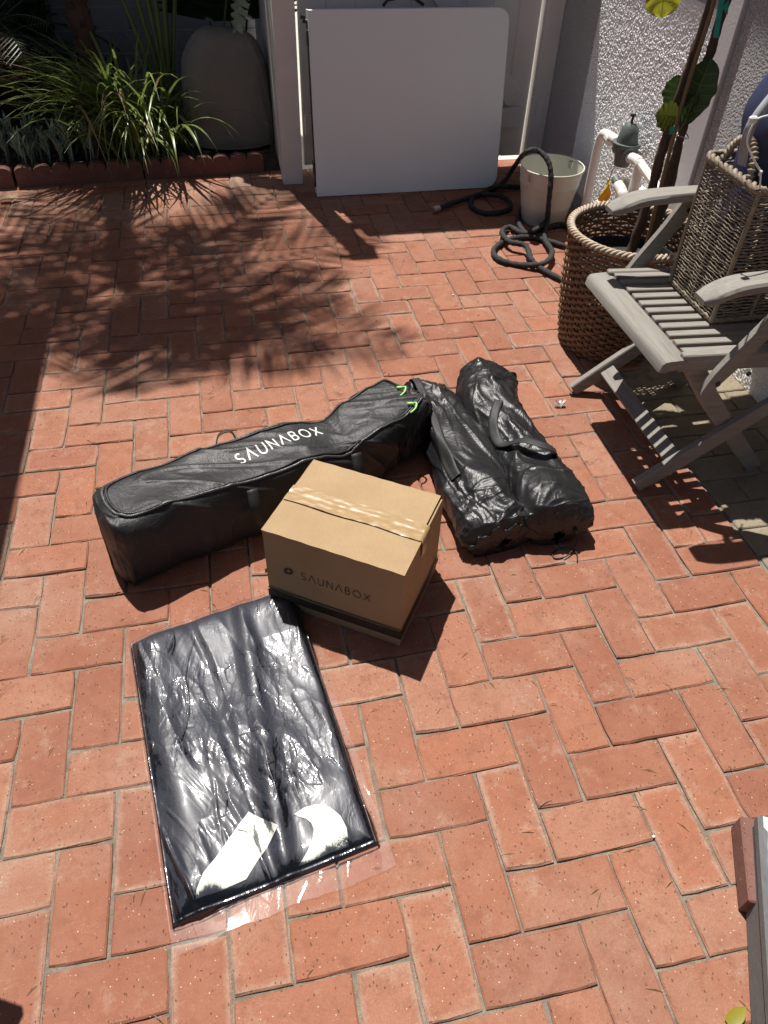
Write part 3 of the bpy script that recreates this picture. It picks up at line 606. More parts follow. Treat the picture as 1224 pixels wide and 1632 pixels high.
leafy('leafy_shrub', (-1.75, 3.95, .3), (.30, .16, .24), 900, M['dark_leaf'], 'dark leafy shrub in shade behind the succulents at the far left', 'shrub')
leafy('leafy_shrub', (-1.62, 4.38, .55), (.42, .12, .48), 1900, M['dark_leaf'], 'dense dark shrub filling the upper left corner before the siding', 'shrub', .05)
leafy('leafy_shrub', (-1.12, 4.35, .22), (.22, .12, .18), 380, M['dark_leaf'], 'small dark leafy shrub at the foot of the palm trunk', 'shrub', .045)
t0 = leafy('flowering_shrub', (-1.66, 3.80, .42), (.05, .05, .05), 26, M['stem_green'], 'shrub with a dry brown flower head at the left edge', 'shrub', .035)
mb = MB(); c_ = GY(8, 96, 3.72)
for k in range(420):
    d = rng.normal(size=3); d /= np.linalg.norm(d); p = c_ + d * .098; R = rotz(random.uniform(0, 6)) @ rotx(random.uniform(-1, 1)); s = .013
    mb.add([p + R @ np.array(v) * s for v in ((-1, -.6, 0), (1, -.6, .2), (.8, .8, -.1), (-.8, .8, .3))], [(0, 1, 2, 3)])
mb.build('flower_head', M['seedhead'], t0, kind='stuff')

# ------------------------------------------------------------------ bucket
bc = np.array([.99, 2.735, 0]); t0 = thing('bucket', bc, 'cream metal bucket by the wall with a black hose hung over its rim', 'bucket')
def lathe(prof, c, n=56): return lathe_pts(c[0], c[1], prof, n)
pf = [(.0, .006), (.094, .006), (.098, .0), (.1, .004), (.1, .018), (.102, .02), (.112, .075), (.1135, .078), (.1128, .083), (.130, .17), (.1325, .174), (.131, .180), (.1395, .232), (.1435, .236), (.1435, .241), (.139, .241), (.129, .17), (.098, .012), (0., .010)]
mb = MB(); mb.grid(lathe(pf, bc), closev=True); mb.build('bucket_body', M['metal_cream'], t0, smooth=True, ang=35)
mb = MB(); mb.tube([bc + np.array([.1405 * math.cos(a), .1405 * math.sin(a), .240]) for a in np.arange(40) / 40 * 2 * PI], .0035, 6, closed=True); mb.build('rim', M['metal_cream'], t0, smooth=True)
for sg in (-1, 1):
    mb = MB(); q = bc + rotz(.5) @ np.array([sg * .137, 0, .215]); mb.box(q, (.012, .022, .03), rotz(.5), bev=.002); mb.tube([q + rotz(.5) @ np.array([sg * .01, 0, .008]), q + rotz(.5) @ np.array([sg * .018, 0, -.02]), q + rotz(.5) @ np.array([sg * .01, 0, -.04])], .0018, 5); mb.build('handle_lug', M['steel'], t0)

# ------------------------------------------------------------------ hose
hp = [G(700, 332, .018), G(735, 319, .018), G(775, 306, .016), G(800, 293, .03), G(822, 262, .12), GY(838, 243, 2.66), GY(856, 240, 2.66), GY(872, 254, 2.62), GY(878, 278, 2.585), GY(875, 320, 2.56), G(872, 352, .05), G(868, 380, .02), G(880, 402, .03), G(866, 420, .03), G(828, 422, .014), G(795, 413, .014), G(787, 398, .014), G(810, 382, .014), G(845, 378, .014), G(880, 386, .014), G(905, 392, .014), G(925, 385, .012), G(915, 368, .014), G(895, 358, .014), G(862, 366, .016), G(835, 372, .018), G(812, 362, .016), G(800, 370, .03), G(812, 385, .034), G(838, 392, .036), G(846, 412, .034), G(862, 428, .016), G(895, 445, .014), G(915, 452, .014)]
t0 = thing('garden_hose', hp[0], 'black fabric garden hose coiled on the bricks and over the bucket rim', 'hose')
P = spline(hp, 420); s_ = np.arange(420); mb = MB(); mb.tube(P, .0115 + .0009 * np.sin(s_ * 1.3) + .0006 * np.sin(s_ * .37), 10); mb.build('hose_sleeve', M['hose'], t0, smooth=True)
hp2 = [G(752, 316, .012), G(752, 330, .012), G(775, 340, .012), G(808, 335, .012), G(812, 322, .014), G(795, 312, .03), G(770, 308, .034), G(790, 298, .034), G(820, 298, .016), G(838, 300, .012), G(836, 320, .012), G(828, 340, .012), G(826, 355, .012), G(840, 372, .012), G(862, 360, .04), G(880, 345, .012)]
P = spline(hp2, 200); mb = MB(); mb.tube(P, .0112 + .0007 * np.sin(np.arange(200) * 1.3), 10); mb.build('hose_loop', M['hose'], t0, smooth=True)
d = hp[0] - hp[1]; d /= np.linalg.norm(d); e = hp[0]
mb = MB(); mb.tube([e, e + d * .012, e + d * .013, e + d * .03, e + d * .031, e + d * .038], [.013, .013, .0165, .0165, .0135, .0135], 14); mb.build('hose_connector', M['steel'], t0)

# ------------------------------------------------------------------ irrigation valve and pipes
vx = 1.12; pt = lambda x, y, X=vx: GX(x, y, X)
t0 = thing('irrigation_valve', (vx, 2.38, 0), 'white pipes and grey green valve fixed in front of the stucco wall', 'pipe valve')
P = [pt(945, 300), pt(946, 270), pt(955, 228), pt(960, 216), pt(966, 214), pt(985, 226)]
P[0] = np.array([vx, P[1][1], .02]); P[1] = np.array([vx, P[2][1] + .005, .30])
mb = MB(); mb.tube(spline(P, 24), .019, 12); mb.build('pipe', M['pvc'], t0, smooth=True)
mb = MB(); q = pt(970, 218); mb.tube([q, q + np.array([0, -.03, -.006])], .0235, 12); mb.build('pipe_collar', M['pvc'], t0)
e0 = pt(1003, 250); e1 = pt(1018, 262); P = [e0 + np.array([0, .05, 0.]), e0, e1 + np.array([0, 0, .005]), e1 + np.array([0, -.008, -.04]), np.array([vx, e1[1] - .008, .02])]
mb = MB(); mb.tube(spline(P, 26), .020, 12); mb.build('pipe', M['pvc'], t0, smooth=True)
vc = pt(996, 240); mb = MB()
mb.tube([vc + np.array([0, .05, 0]), vc + np.array([0, -.05, 0])], .032, 14); mb.tube([vc + np.array([0, 0, -.055]), vc + np.array([0, 0, .03])], [.030, .044], 14)
mb.tube([vc + np.array([0, 0, .018]), vc + np.array([0, 0, .032])], .056, 16); mb.build('valve_body', M['pvc_grey'], t0, smooth=True, ang=35)
mb = MB(); mb.tube([vc + np.array([0, 0, z]) for z in (.03, .05, .085, .10)], [.042, .039, .031, .016], 14); mb.build('valve_dome', M['pvc_grey'], t0, smooth=True, ang=35)
mb = MB(); mb.tube([vc + np.array([0, 0, .10]), vc + np.array([0, 0, .125])], .005, 8); mb.box(vc + np.array([0, 0, .128]), (.022, .006, .008)); mb.build('bleed_screw', M['black_metal'], t0)
mb = MB(); mb.box(vc + np.array([-.022, .018, .078]), (.003, .036, .022), rotx(.5)); mb.build('label_tag', M['tagpaper'], t0)
mb = MB(); q = pt(995, 300); mb.box((1.165, q[1] + .0, .16), (.05, .12, .30), bev=.004); mb.build('pipe_cover', M['pvc'], t0)
q = pt(985, 295, 1.07); mb = MB(); mb.tube([q + np.array([0, .04, .012]), q], [.013, .017], 12); mb.tube([q + np.array([0, 0, -.02]), q + np.array([0, 0, .018])], .012, 10); mb.build('tap', M['pvc_grey'], t0)
mb = MB(); mb.tube(spline([q, q + np.array([0, -.04, -.012]), q + np.array([0, -.06, -.05]), np.array([1.07, q[1] - .06, .01])], 18), .021, 12); mb.build('pipe', M['pvc'], t0, smooth=True)
q = pt(1035, 285, 1.12); mb = MB(); mb.tube([q + np.array([0, .08, .02]), q + np.array([0, -.14, -.02])], .017, 10); mb.build('pipe', M['pvc'], t0)
q = pt(966, 315, 1.06); mb = MB(); P = np.array([[(q[0] + .012 * math.sin(i * 1.1 + j), q[1] + .03 - .05 * j / 5 + .003 * i, q[2] + .06 - .09 * i / 5) for j in range(6)] for i in range(6)]); mb.grid(P); mb.build('yellow_tag', M['yellow'], t0, smooth=True)
mb = MB(); mb.tube([vc + np.array([-.01, .03, -.05]) + np.array([.0015 * (-1) ** i, .002 * i, -.0075 * i]) for i in range(16)], .0025, 5); mb.build('chain', M['steel'], t0)
q = pt(948, 325, 1.09); mb = MB(); mb.tube(spline([q + np.array([0, .03, -.07]), q + np.array([0, .01, -.02]), q, q + np.array([0, -.03, .02]), q + np.array([0, -.05, -.03]), q + np.array([0, -.06, -.1])], 20), .008, 8); mb.build('drip_tube', M['pvc'], t0, smooth=True)

# ------------------------------------------------------------------ wicker planter with fig tree
pc = np.array([.845, 1.70, 0]); t0 = thing('wicker_planter', pc, 'tall round brown wicker planter basket with braided rim coloured pale as if sunlit', 'planter')
H0 = .405; NST = 44; mb = MB(); rows = 33; th = np.linspace(0, 2 * PI, NST * 5, endpoint=False)
rad = lambda z: .163 + .040 * (z / H0) ** .75 + .006 * math.sin(z / H0 * PI)
for k in range(rows):
    z = .008 + (H0 - .02) * k / (rows - 1); r = rad(z) + .0052 * np.cos(th * NST / 2 + PI * k) + .0015 * vn(th * 6, 0 * th + k, 3); zz = z + .0016 * vn(th * 4, 0 * th + k * 3.3, 5)
    C_ = np.stack([pc[0] + r * np.cos(th), pc[1] + r * np.sin(th), zz], 1); n = 6; a = np.arange(n) / n * 2 * PI; hr, hz = .0024, .0062
    Q = np.stack([C_ + np.stack([hr * math.cos(a_) * np.cos(th), hr * math.cos(a_) * np.sin(th), np.full(len(th), hz * math.sin(a_))], 1) for a_ in a], 1); mb.grid(Q, closeu=True, closev=True)
mb.build('woven_side', M['wicker'], t0, smooth=True, kind='stuff')
mb = MB()
for k in range(NST):
    a = 2 * PI * k / NST; mb.tube([(pc[0] + rad(z) * math.cos(a), pc[1] + rad(z) * math.sin(a), z) for z in np.linspace(0, H0, 7)], .0035, 5)
mb.build('stakes', M['wicker'], t0, kind='stuff')
mb = MB(); th = np.linspace(0, 2 * PI, 400, endpoint=False); RR_ = rad(H0) + .002
for k in range(3):
    ph = th * 26 + k * 2 * PI / 3; mb.tube(np.stack([pc[0] + (RR_ + .0085 * np.cos(ph)) * np.cos(th), pc[1] + (RR_ + .0085 * np.cos(ph)) * np.sin(th), H0 + .004 + .007 * np.sin(ph)], 1), .0055, 6, closed=True)
mb.build('braided_rim', M['wicker_rim_sunlit'], t0, smooth=True)
mb = MB(); mb.grid(lathe_pts(pc[0], pc[1], [(.15, .01), (.165, .2), (.178, .31), (.174, .31), (.168, .285), (0, .28)], 40), closev=True); mb.build('liner', M['dark_gap'], t0)
t0 = thing('fig_tree', (.90, 1.72, .28), 'fiddle leaf fig with twin dark stems and a cane stake in the wicker planter', 'tree')
def rough_tube(P, r, n=10, amp=.25, seed=1):
    mb = MB(); m_ = len(P); mb.tube(P, r, n); V = np.array(mb.v); C_ = np.repeat(P, n, 0); i = np.arange(m_ * n); d_ = 1 + amp * fbm((i // n) * .35, (i % n) * 1.1, seed) + amp * .8 * (vn((i // n) * .12, (i % n) * .01, seed + 3) > .62)
    V[:m_ * n] = C_ + (V[:m_ * n] - C_) * d_[:, None]; mb.v = [tuple(v) for v in V]; return mb
A0 = spline([(.865, 1.73, .27), GY(1030, 330, 1.74), GY(1060, 225, 1.74), GY(1090, 130, 1.74), GY(1125, 30, 1.74), (.93, 1.73, 1.4), (.96, 1.76, 1.9)], 90)
rough_tube(A0, np.linspace(.0155, .0115, 90), seed=2).build('trunk', M['bark'], t0, smooth=True)
A1 = spline([(.90, 1.71, .27), GY(1052, 340, 1.70), GY(1083, 225, 1.70), GY(1105, 150, 1.70), GY(1130, 90, 1.70), GY(1152, 20, 1.70), (.96, 1.70, 1.3), (1.0, 1.66, 1.8)], 90)
rough_tube(A1, np.linspace(.015, .011, 90), seed=5).build('trunk', M['bark'], t0, smooth=True)
mb = MB(); A2 = spline([(.885, 1.66, .26), GY(1045, 330, 1.67), GY(1092, 150, 1.67), GY(1133, 20, 1.67), GY(1150, -60, 1.67)], 40); mb.tube(A2, .0062, 8); mb.build('cane_stake', M['cane'], t0, smooth=True)
mb = MB(); P = spline([GY(1153, -20, 1.66), GY(1146, 20, 1.66), GY(1140, 60, 1.66)], 8); mb.grid(np.array([[p + np.array([-.007, 0, 0]), p + np.array([.007, -.004, 0])] for p in P])); mb.build('teal_tie', M['teal'], t0); mb = MB(); q = GY(1157, 12, 1.65); mb.add([q + np.array([-.012, 0, 0]), q + np.array([.012, 0, -.018]), q + np.array([.002, 0, .018])], [(0, 1, 2)]); mb.build('teal_tie', M['teal'], t0); mb = MB(); q = GY(1071, 208, 1.65); mb.box(q, (.012, .004, .02)); mb.build('teal_tie', M['teal'], t0)
mb = MB(); q = GY(1085, 215, 1.69); mb.tube([q + np.array([.021 * math.cos(a), .03 * math.sin(a), .004 * math.sin(2 * a)]) for a in np.arange(16) / 16 * 2 * PI], .0016, 5, closed=True); mb.build('wire_tie', M['steel'], t0)
def figleaf(base, direc, up, L, Wd, m_, cup=.15):
    base = np.array(base, float); d = np.array(direc, float); d /= np.linalg.norm(d); u = np.array(up, float); u -= d * (u @ d); u /= np.linalg.norm(u); s = np.cross(d, u); nu, nv = 26, 11; P = np.zeros((nu, nv, 3))
    for i in range(nu):
        f_ = i / (nu - 1); w = Wd / 2 * (math.sin(PI * min(1, f_ * .93 + .05)) ** .55) * (.74 + .34 * f_) * (1 if f_ < 1 else .2)
        for j in range(nv):
            q = (j / (nv - 1) - .5) * 2; vein = .0035 * math.cos(f_ * 34 - abs(q) * 7); P[i, j] = base + d * L * f_ + s * q * w * (1 + .05 * math.sin(f_ * 23)) + u * (cup * abs(q) * w - .25 * L * f_ ** 2 * .6 + vein * abs(q))
    mb = MB(); mb.grid(P); o = mb.build('leaf', m_, t0, smooth=True); mv = MB(); mid = (nv - 1) // 2; mv.tube(P[:, mid] + u * .0008, np.linspace(.0018, .0006, nu), 5)
    for i in range(3, nu - 3, 4):
        for sg in (-1, 1): mv.tube([P[i, mid] + u * .0006, P[min(i + 1, nu - 1), mid + sg * 2] + u * .0008, P[min(i + 2, nu - 1), mid + sg * 4] + u * .001], .0007, 4)
    mv.build('vein', M['vein'], o)
cl = lambda x, y, Y: GY(x, y, Y)
b0 = cl(1080, 188, 1.70); figleaf(b0, cl(1046, 182, 1.66) - b0, (-.2, -1, .25), .088, .085, M['fig_olive'], .1)
b0 = cl(1078, 175, 1.78); figleaf(b0, cl(1080, 125, 1.76) - b0, (-.5, -1, .1), .10, .09, M['fig_leaf'])
b0 = cl(1090, 195, 1.68); figleaf(b0, cl(1125, 118, 1.66) - b0, (-.35, -.9, .3), .165, .10, M['fig_leaf'], .3)
b0 = cl(1085, 205, 1.69); figleaf(b0, cl(1108, 165, 1.64) - b0, (.4, -.9, .2), .11, .075, M['fig_leaf'], .2)
b0 = cl(1062, -85, 1.72); figleaf(b0, cl(1060, 25, 1.66) - b0, (-.1, -1, .3), .15, .125, M['fig_yellow'], .05)
for k in range(9):
    a = k * 2.4; tr_ = A0 if k % 2 else A1; b0 = tr_[68 + int(21 * k / 9)]; figleaf(b0, (math.cos(a) + .1, math.sin(a), .25), (0, 0, 1), random.uniform(.16, .24), random.uniform(.11, .16), M['fig_leaf'])

# ------------------------------------------------------------------ teak armchair
t0 = thing('teak_armchair', (.78, 1.17, 0), 'weathered grey teak folding armchair with slatted seat beside the planter', 'armchair')
ZS = .428
def flat(path, w, th_, y0, name, m_, plane='xz'):
    """board cut to a curved outline lying in the x-z plane, w wide, thick along y"""
    P = spline(path, 26); T = np.gradient(P, axis=0); T /= np.linalg.norm(T, axis=1)[:, None]; N = np.stack([-T[:, 1], T[:, 0]], 1); w = np.broadcast_to(w, (26,)) if np.ndim(w) == 0 else np.interp(np.linspace(0, 1, 26), np.linspace(0, 1, len(w)), w)
    b = .003; rings = []
    for (o_, yy) in ((1, b), (1, th_ - b), (1 - 2 * b / np.min(w), th_), (-(1 - 2 * b / np.min(w)), th_), (-1, th_ - b), (-1, b), (-(1 - 2 * b / np.min(w)), 0), (1 - 2 * b / np.min(w), 0)):
        q = P + N * (w / 2 * o_)[:, None]; rings.append(np.stack([q[:, 0], np.full(26, y0 + yy), q[:, 1]], 1))
    Q = np.stack(rings, 1); mb = MB(); mb.grid(Q, closev=True); mb.f.append(tuple(range(8))); mb.f.append(tuple(25 * 8 + i for i in reversed(range(8)))); return mb.build(name, m_, t0, smooth=True, ang=30)
# front rail with rounded nose
prof = [(.0, -.030), (.003, -.010), (.010, -.002), (.022, 0), (.066, .001), (.074, -.003), (.076, -.022), (.060, -.026), (.03, -.030), (.01, -.034)]
mb = MB(); P = np.array([[(.552 + px_, yy, ZS - .004 + pz_) for px_, pz_ in prof] for yy in (.938, .941, 1.405, 1.408)]); cc = P.mean(1, keepdims=True); P[0] = cc[0] + (P[0] - cc[0]) * .93; P[3] = cc[3] + (P[3] - cc[3]) * .93
mb.grid(P, closev=True); mb.f.append(tuple(range(10))); mb.f.append(tuple(30 + i for i in reversed(range(10)))); mb.build('front_rail', M['teaky'], t0, smooth=True, ang=40)
for k in range(11):
    y = .972 + k * .0402; mb = MB(); mb.box((.812, y, ZS - .012), (.376, .0245, .013), roty(.05), bev=.002); mb.build('seat_slat', M['teakx'], t0)
for y in (.950, 1.396):
    mb = MB(); mb.box((.81, y, ZS - .026), (.40, .022, .048), roty(.05), bev=.003); mb.build('seat_rail', M['teakx'], t0)
for xx in (.705, .95):
    mb = MB(); mb.box((xx, 1.173, ZS - .032 - (xx - .66) * .05), (.022, .426, .018), bev=.002); mb.build('seat_batten', M['teaky'], t0)
for y0, oy in ((.920, -.004), (1.402, .004)):
    flat([(.598, .012), (.70, .085), (.85, .20), (1.0, .315), (1.12, .42)], [.042, .052, .048, .046, .045], .022, y0 - oy, 'leg', M['teakx'])
    flat([(.655, .395), (.74, .285), (.85, .16), (.985, .008)], [.05, .05, .048, .044], .022, y0 + (.026 if y0 < 1 else -.026), 'leg', M['teakx'])
    flat([(.675, .335), (.70, .385), (.735, .44), (.79, .53), (.835, .612)], [.022, .04, .048, .044, .05], .022, y0 - .022 if y0 < 1 else y0 + .022, 'arm_support', M['teakx'])
    # arm: paddle seen from above
    yc = y0 + (-.005 if y0 < 1 else .008); n = 24; X = np.linspace(.575, 1.10, n); sft = np.linspace(0, 1, n); hw = .027 + .007 * np.cos(sft * PI * .9); zc = .628 + .010 * np.sin(sft * PI) - .022 * np.exp(-((sft) / .10) ** 2)
    hw[0] = .022; hw[1] = .031; th2 = np.full(n, .0125); th2[0] = .006; Q = []
    for i in range(n):
        Q.append([(X[i], yc + hw[i] * c_, zc[i] + th2[i] * s_) for c_, s_ in ((-1, .5), (-.82, 1), (.82, 1), (1, .5), (1, -.5), (.82, -1), (-.82, -1), (-1, -.5))])
    mb = MB(); mb.grid(np.array(Q), closev=True); mb.f.append(tuple(range(8))); mb.f.append(tuple((n - 1) * 8 + i for i in reversed(range(8)))); mb.build('arm', M['teakx'], t0, smooth=True, ang=42)
    # back stile leaning back
    flat([(.955, .36), (1.02, .60), (1.10, .90)], [.045, .045, .04], .022, y0 + (.026 if y0 < 1 else -.026), 'back_stile', M['teakz'])
    for (x, z) in ((.70, .372), (.775, .395), (.83, .585)):
        mb = MB(); mb.tube([(x, y0 - .026, z), (x, y0 - .0235 if y0 < 1 else y0 + .045, z)], .0065, 10)
        mb.build('bolt', M['black_metal'], t0)
for k in range(7):
    y = 1.0 + k * .0605; mb = MB(); mb.box((1.045, y, .66), (.012, .04, .50), roty(.27), bev=.002); mb.build('back_slat', M['teakz'], t0)
mb = MB(); mb.box((.695, 1.167, .088), (.046, .45, .016), roty(-.6), bev=.002); mb.build('stretcher', M['teaky'], t0)
mb = MB(); mb.box((1.117, 1.17, .91), (.024, .50, .06), roty(.25), bev=.004); mb.build('back_rail', M['teaky'], t0)

# ------------------------------------------------------------------ rattan basket on the chair seat
bx0, bx1, by0, by1 = .765, .985, 1.085, 1.315; zb, zt = ZS + .004, .772
t0 = thing('rattan_basket', (.87, 1.2, zb), 'square grey brown rattan basket with hooped handle standing on the chair seat', 'basket')
def rect_loop(z, n=30, k=0, amp=.003):
    g = (z - zb) / (zt - zb); e = .004 * g; x0, x1, y0, y1 = bx0 - e, bx1 + e, by0 - e, by1 + e; P = []; c = [(x0, y0), (x1, y0), (x1, y1), (x0, y1)]
    for s in range(4):
        a_, b_ = np.array(c[s]), np.array(c[(s + 1) % 4]); d = (b_ - a_) / np.linalg.norm(b_ - a_); nn = np.array([d[1], -d[0]])
        for i in range(n):
            f_ = i / n; rd = .012 * max(0, 1 - f_ * 12) + .012 * max(0, 1 - (1 - f_) * 12); w = amp * math.cos(f_ * PI * 4 + PI * k); p = a_ + (b_ - a_) * f_ + nn * (w - rd * .4 - .004 * math.sin(f_ * PI) * 0); P.append((p[0], p[1], z))
    return np.array(P)
mb = MB(); rows = 36
for k in range(rows):
    z = zb + .008 + (zt - zb - .022) * k / (rows - 1)
    for q in range(2):
        L_ = rect_loop(z, 30, k + q, .0022); L_[:, 2] += .0014 * np.sin(np.arange(len(L_)) * .42 + q * PI + k) + .0012 * rng.normal(size=len(L_)) ; mb.tube(L_, .0021, 5, closed=True)
mb.build('woven_side', M['rattan'], t0, smooth=True, kind='stuff')
mb = MB(); cs = [(bx0, by0), (bx1, by0), (bx1, by1), (bx0, by1)]
for s in range(4):
    a_, b_ = np.array(cs[s]), np.array(cs[(s + 1) % 4])
    for f_ in (0, .5): p = a_ + (b_ - a_) * f_; mb.tube([(p[0], p[1], zb), (p[0], p[1], zt)], .006 if f_ == 0 else .0045, 6)
mb.build('stakes', M['rattan'], t0, kind='stuff')
mb = MB(); mb2 = MB()
for k in range(2):
    L_ = rect_loop(zt, 40, 0, 0); s_ = np.arange(len(L_)); L_[:, 2] += .006 * np.sin(s_ * .9 + k * PI); L_[:, 0] += .005 * np.cos(s_ * .9 + k * PI); mb.tube(L_, .0065, 6, closed=True)
    L_ = rect_loop(zb, 40, 0, 0); L_[:, 2] += .004 + .004 * np.sin(s_ * .9 + k * PI); mb2.tube(L_, .005, 6, closed=True)
mb.build('braided_rim', M['rattan'], t0, smooth=True); mb2.build('braided_foot', M['rattan'], t0, smooth=True)
mb = MB(); mb.box(((bx0 + bx1) / 2, (by0 + by1) / 2, zb + .006), (bx1 - bx0 - .01, by1 - by0 - .01, .006)); mb.build('base', M['rattan'], t0)
mb = MB(); yc, hr = 1.195, .062; aa = np.linspace(0, PI, 150); arc = np.stack([np.full(150, bx0 - .004) + .01 * np.sin(aa), yc + hr * np.cos(aa), zt - .012 + .088 * np.sin(aa)], 1)
mb.tube(arc, .0085 + .0022 * np.sin(np.arange(150) * .9), 8); mb.build('handle', M['rattan'], t0, smooth=True)

# ------------------------------------------------------------------ navy bag behind / in the basket
t0 = thing('navy_bag', (.98, 1.22, .5), 'navy blue canvas bag with grey strap and white cord, standing in the rattan basket', 'bag')
nu, nv = 60, 50; u = np.linspace(0, 2 * PI, nu, endpoint=False); prf = spline([(.02, .44), (.085, .45), (.098, .55), (.100, .70), (.112, .80), (.135, .89), (.115, .985), (.05, 1.02), (.001, 1.025)], nv); P = np.zeros((nv, nu, 3))
for i in range(nv):
    r_, z_ = prf[i]; c_ = np.sign(np.cos(u)) * np.abs(np.cos(u)) ** .75; s_ = np.sign(np.sin(u)) * np.abs(np.sin(u)) ** .75
    k_ = 1 + .03 * fbm(u * 2.2, 0 * u + z_ * 9, 4) + .018 * ridge(u * 1.7 + z_ * 5, 0 * u + z_ * 6, 6); P[i] = np.stack([.85 + (z_ - .5) * .14 + r_ * .85 * c_ * k_, 1.195 + r_ * s_ * k_, z_ + 0 * u], 1)
mb = MB(); mb.grid(P, closev=True); o = mb.build('bag_body', M['navy'], t0, smooth=True)
mb = MB(); C0 = [GY(1181, 262, 1.08), GY(1190, 215, 1.06), GY(1205, 185, 1.07), GY(1240, 140, 1.10)]; Q = spline(C0, 16); mb.grid(np.array([[p + np.array([-.011, 0, 0.003]), p + np.array([.011, -.004, -.003])] for p in Q])); o2 = mb.build('strap', M['greystrap'], t0, smooth=True); sol = o2.modifiers.new('thickness', 'SOLIDIFY'); sol.thickness = .003
mb = MB(); mb.tube(spline([GY(1250, 180, 1.06), GY(1225, 184, 1.05), GY(1207, 190, 1.045), GY(1197, 205, 1.045), GY(1191, 225, 1.045), GY(1195, 240, 1.05), GY(1205, 262, 1.055), GY(1212, 275, 1.06), GY(1211, 300, 1.07)], 40), .0022, 6); mb.build('cord', M['white_cord'], t0, smooth=True)
mb = MB(); q = GY(1200, 191, 1.04); mb.box(q, (.018, .012, .014), bev=.003); mb.build('cord_lock', M['white_cord'], t0); mb = MB(); q = GY(1212, 276, 1.055); mb.box(q, (.007, .007, .012), bev=.002); mb.build('cord_lock', M['white_cord'], t0)

# ------------------------------------------------------------------ lettering
def letters(txt):
    """stroke lettering, unit height; A is an open peak"""
    arc = lambda cx, cy, rx, ry, a0, a1, n=14: [(cx + rx * math.cos(math.radians(a0 + (a1 - a0) * i / n)), cy + ry * math.sin(math.radians(a0 + (a1 - a0) * i / n))) for i in range(n + 1)]
    D = {'S': (.58, [arc(.29, .75, .25, .25, 40, 250, 12)[:-1] + arc(.29, .25, .27, .25, 88, -145, 14)]), 'A': (.84, [[(0, 0), (.42, 1), (.84, 0)]]),
         'U': (.72, [[(.03, 1), (.03, .35)] + arc(.36, .34, .33, .34, 180, 360, 12)[1:] + [(.69, 1)]]), 'N': (.74, [[(0.03, 0), (0.03, 1), (.71, 0), (.71, 1)]]),
         'B': (.60, [[(.03, 0), (.03, 1)], [(.03, 1), (.3, 1)] + arc(.3, .76, .22, .24, 90, -90, 9)[1:] + [(.03, .52)], [(.3, .52)] + arc(.32, .26, .25, .26, 90, -90, 9)[1:] + [(.03, 0)]]),
         'O': (1.0, [arc(.5, .5, .47, .48, 0, 350, 26) + [(.97, .5)]]), 'X': (.74, [[(0, 0), (.74, 1)], [(0, 1), (.35, .53)], [(.39, .47), (.74, 0)]])}
    out = []; x = 0
    for ch in txt:
        w, st = D[ch]; out.append([[(x + a, b) for a, b in s] for s in st]); x += w + .36
    return out, x - .36
def stroke_grid(pts, w, n=1):
    P = np.array(pts, float); Q = [P[0]]
    for a_, b_ in zip(P[:-1], P[1:]):
        m_ = max(1, int(np.linalg.norm(b_ - a_) / .14))
        for i in range(1, m_ + 1): Q.append(a_ + (b_ - a_) * i / m_)
    Q = np.array(Q); L_ = [];
    for i in range(len(Q)):
        d0 = Q[i] - Q[i - 1] if i else Q[1] - Q[0]; d1 = Q[i + 1] - Q[i] if i < len(Q) - 1 else Q[i] - Q[i - 1]; d0 = d0 / np.linalg.norm(d0); d1 = d1 / np.linalg.norm(d1)
        n0 = np.array([-d0[1], d0[0]]); n1 = np.array([-d1[1], d1[0]]); m_ = n0 + n1; l = np.linalg.norm(m_); m_ = m_ / l if l > .3 else n0; k = min(1 / max(m_ @ n0, .35), 2.2); L_.append((Q[i] + m_ * w / 2 * k, Q[i] - m_ * w / 2 * k))
    return np.array(L_)

# ------------------------------------------------------------------ cardboard box
ba = math.atan2(-.185, .279); bcx, bcy = -.2495, .7265; BL, BW, BH = .333, .257, .250; Rb = rotz(ba)
t0 = thing('cardboard_box', (bcx, bcy, 0), 'brown taped cardboard box with printed name and dark bands, in front of the duffel', 'box')
bp = lambda x, y, z: Rb @ np.array([x, y, z]) + np.array([bcx, bcy, 0])
def bulge_panel(a_, b_, h0, h1, nrm_, name, seed, nn=26, nz=18):
    mb = MB(); a_, b_ = np.array(a_, float), np.array(b_, float); nrm_ = np.array(nrm_, float); G_ = []
    for i in range(nn + 1):
        row = []
        for k in range(nz + 1):
            f_, g_ = i / nn, k / nz; p = a_ + (b_ - a_) * f_; off = .0022 * math.sin(PI * f_) * math.sin(PI * g_) + .0006 * float(fbm(np.array(f_ * 6.), np.array(g_ * 6.), seed)) * min(1, 8 * f_, 8 * (1 - f_)); q = p + nrm_[:2] * off; row.append(bp(q[0], q[1], h0 + (h1 - h0) * g_))
        G_.append(row)
    mb.grid(np.array(G_)); return mb.build(name, M['cardboard'], t0, smooth=True)
X2, Y2 = BL / 2, BW / 2
for a_, b_, n_, sd_ in (((-X2, -Y2), (X2, -Y2), (0, -1, 0), 1), ((X2, -Y2), (X2, Y2), (1, 0, 0), 2), ((X2, Y2), (-X2, Y2), (0, 1, 0), 3), ((-X2, Y2), (-X2, -Y2), (-1, 0, 0), 4)): bulge_panel(a_, b_, .001, BH, n_, 'side_panel', sd_)
mb = MB(); mb.box(bp(0, 0, BH - .008), (BL - .004, BW - .004, .003), Rb); mb.build('inner_flap', M['cardboard'], t0)
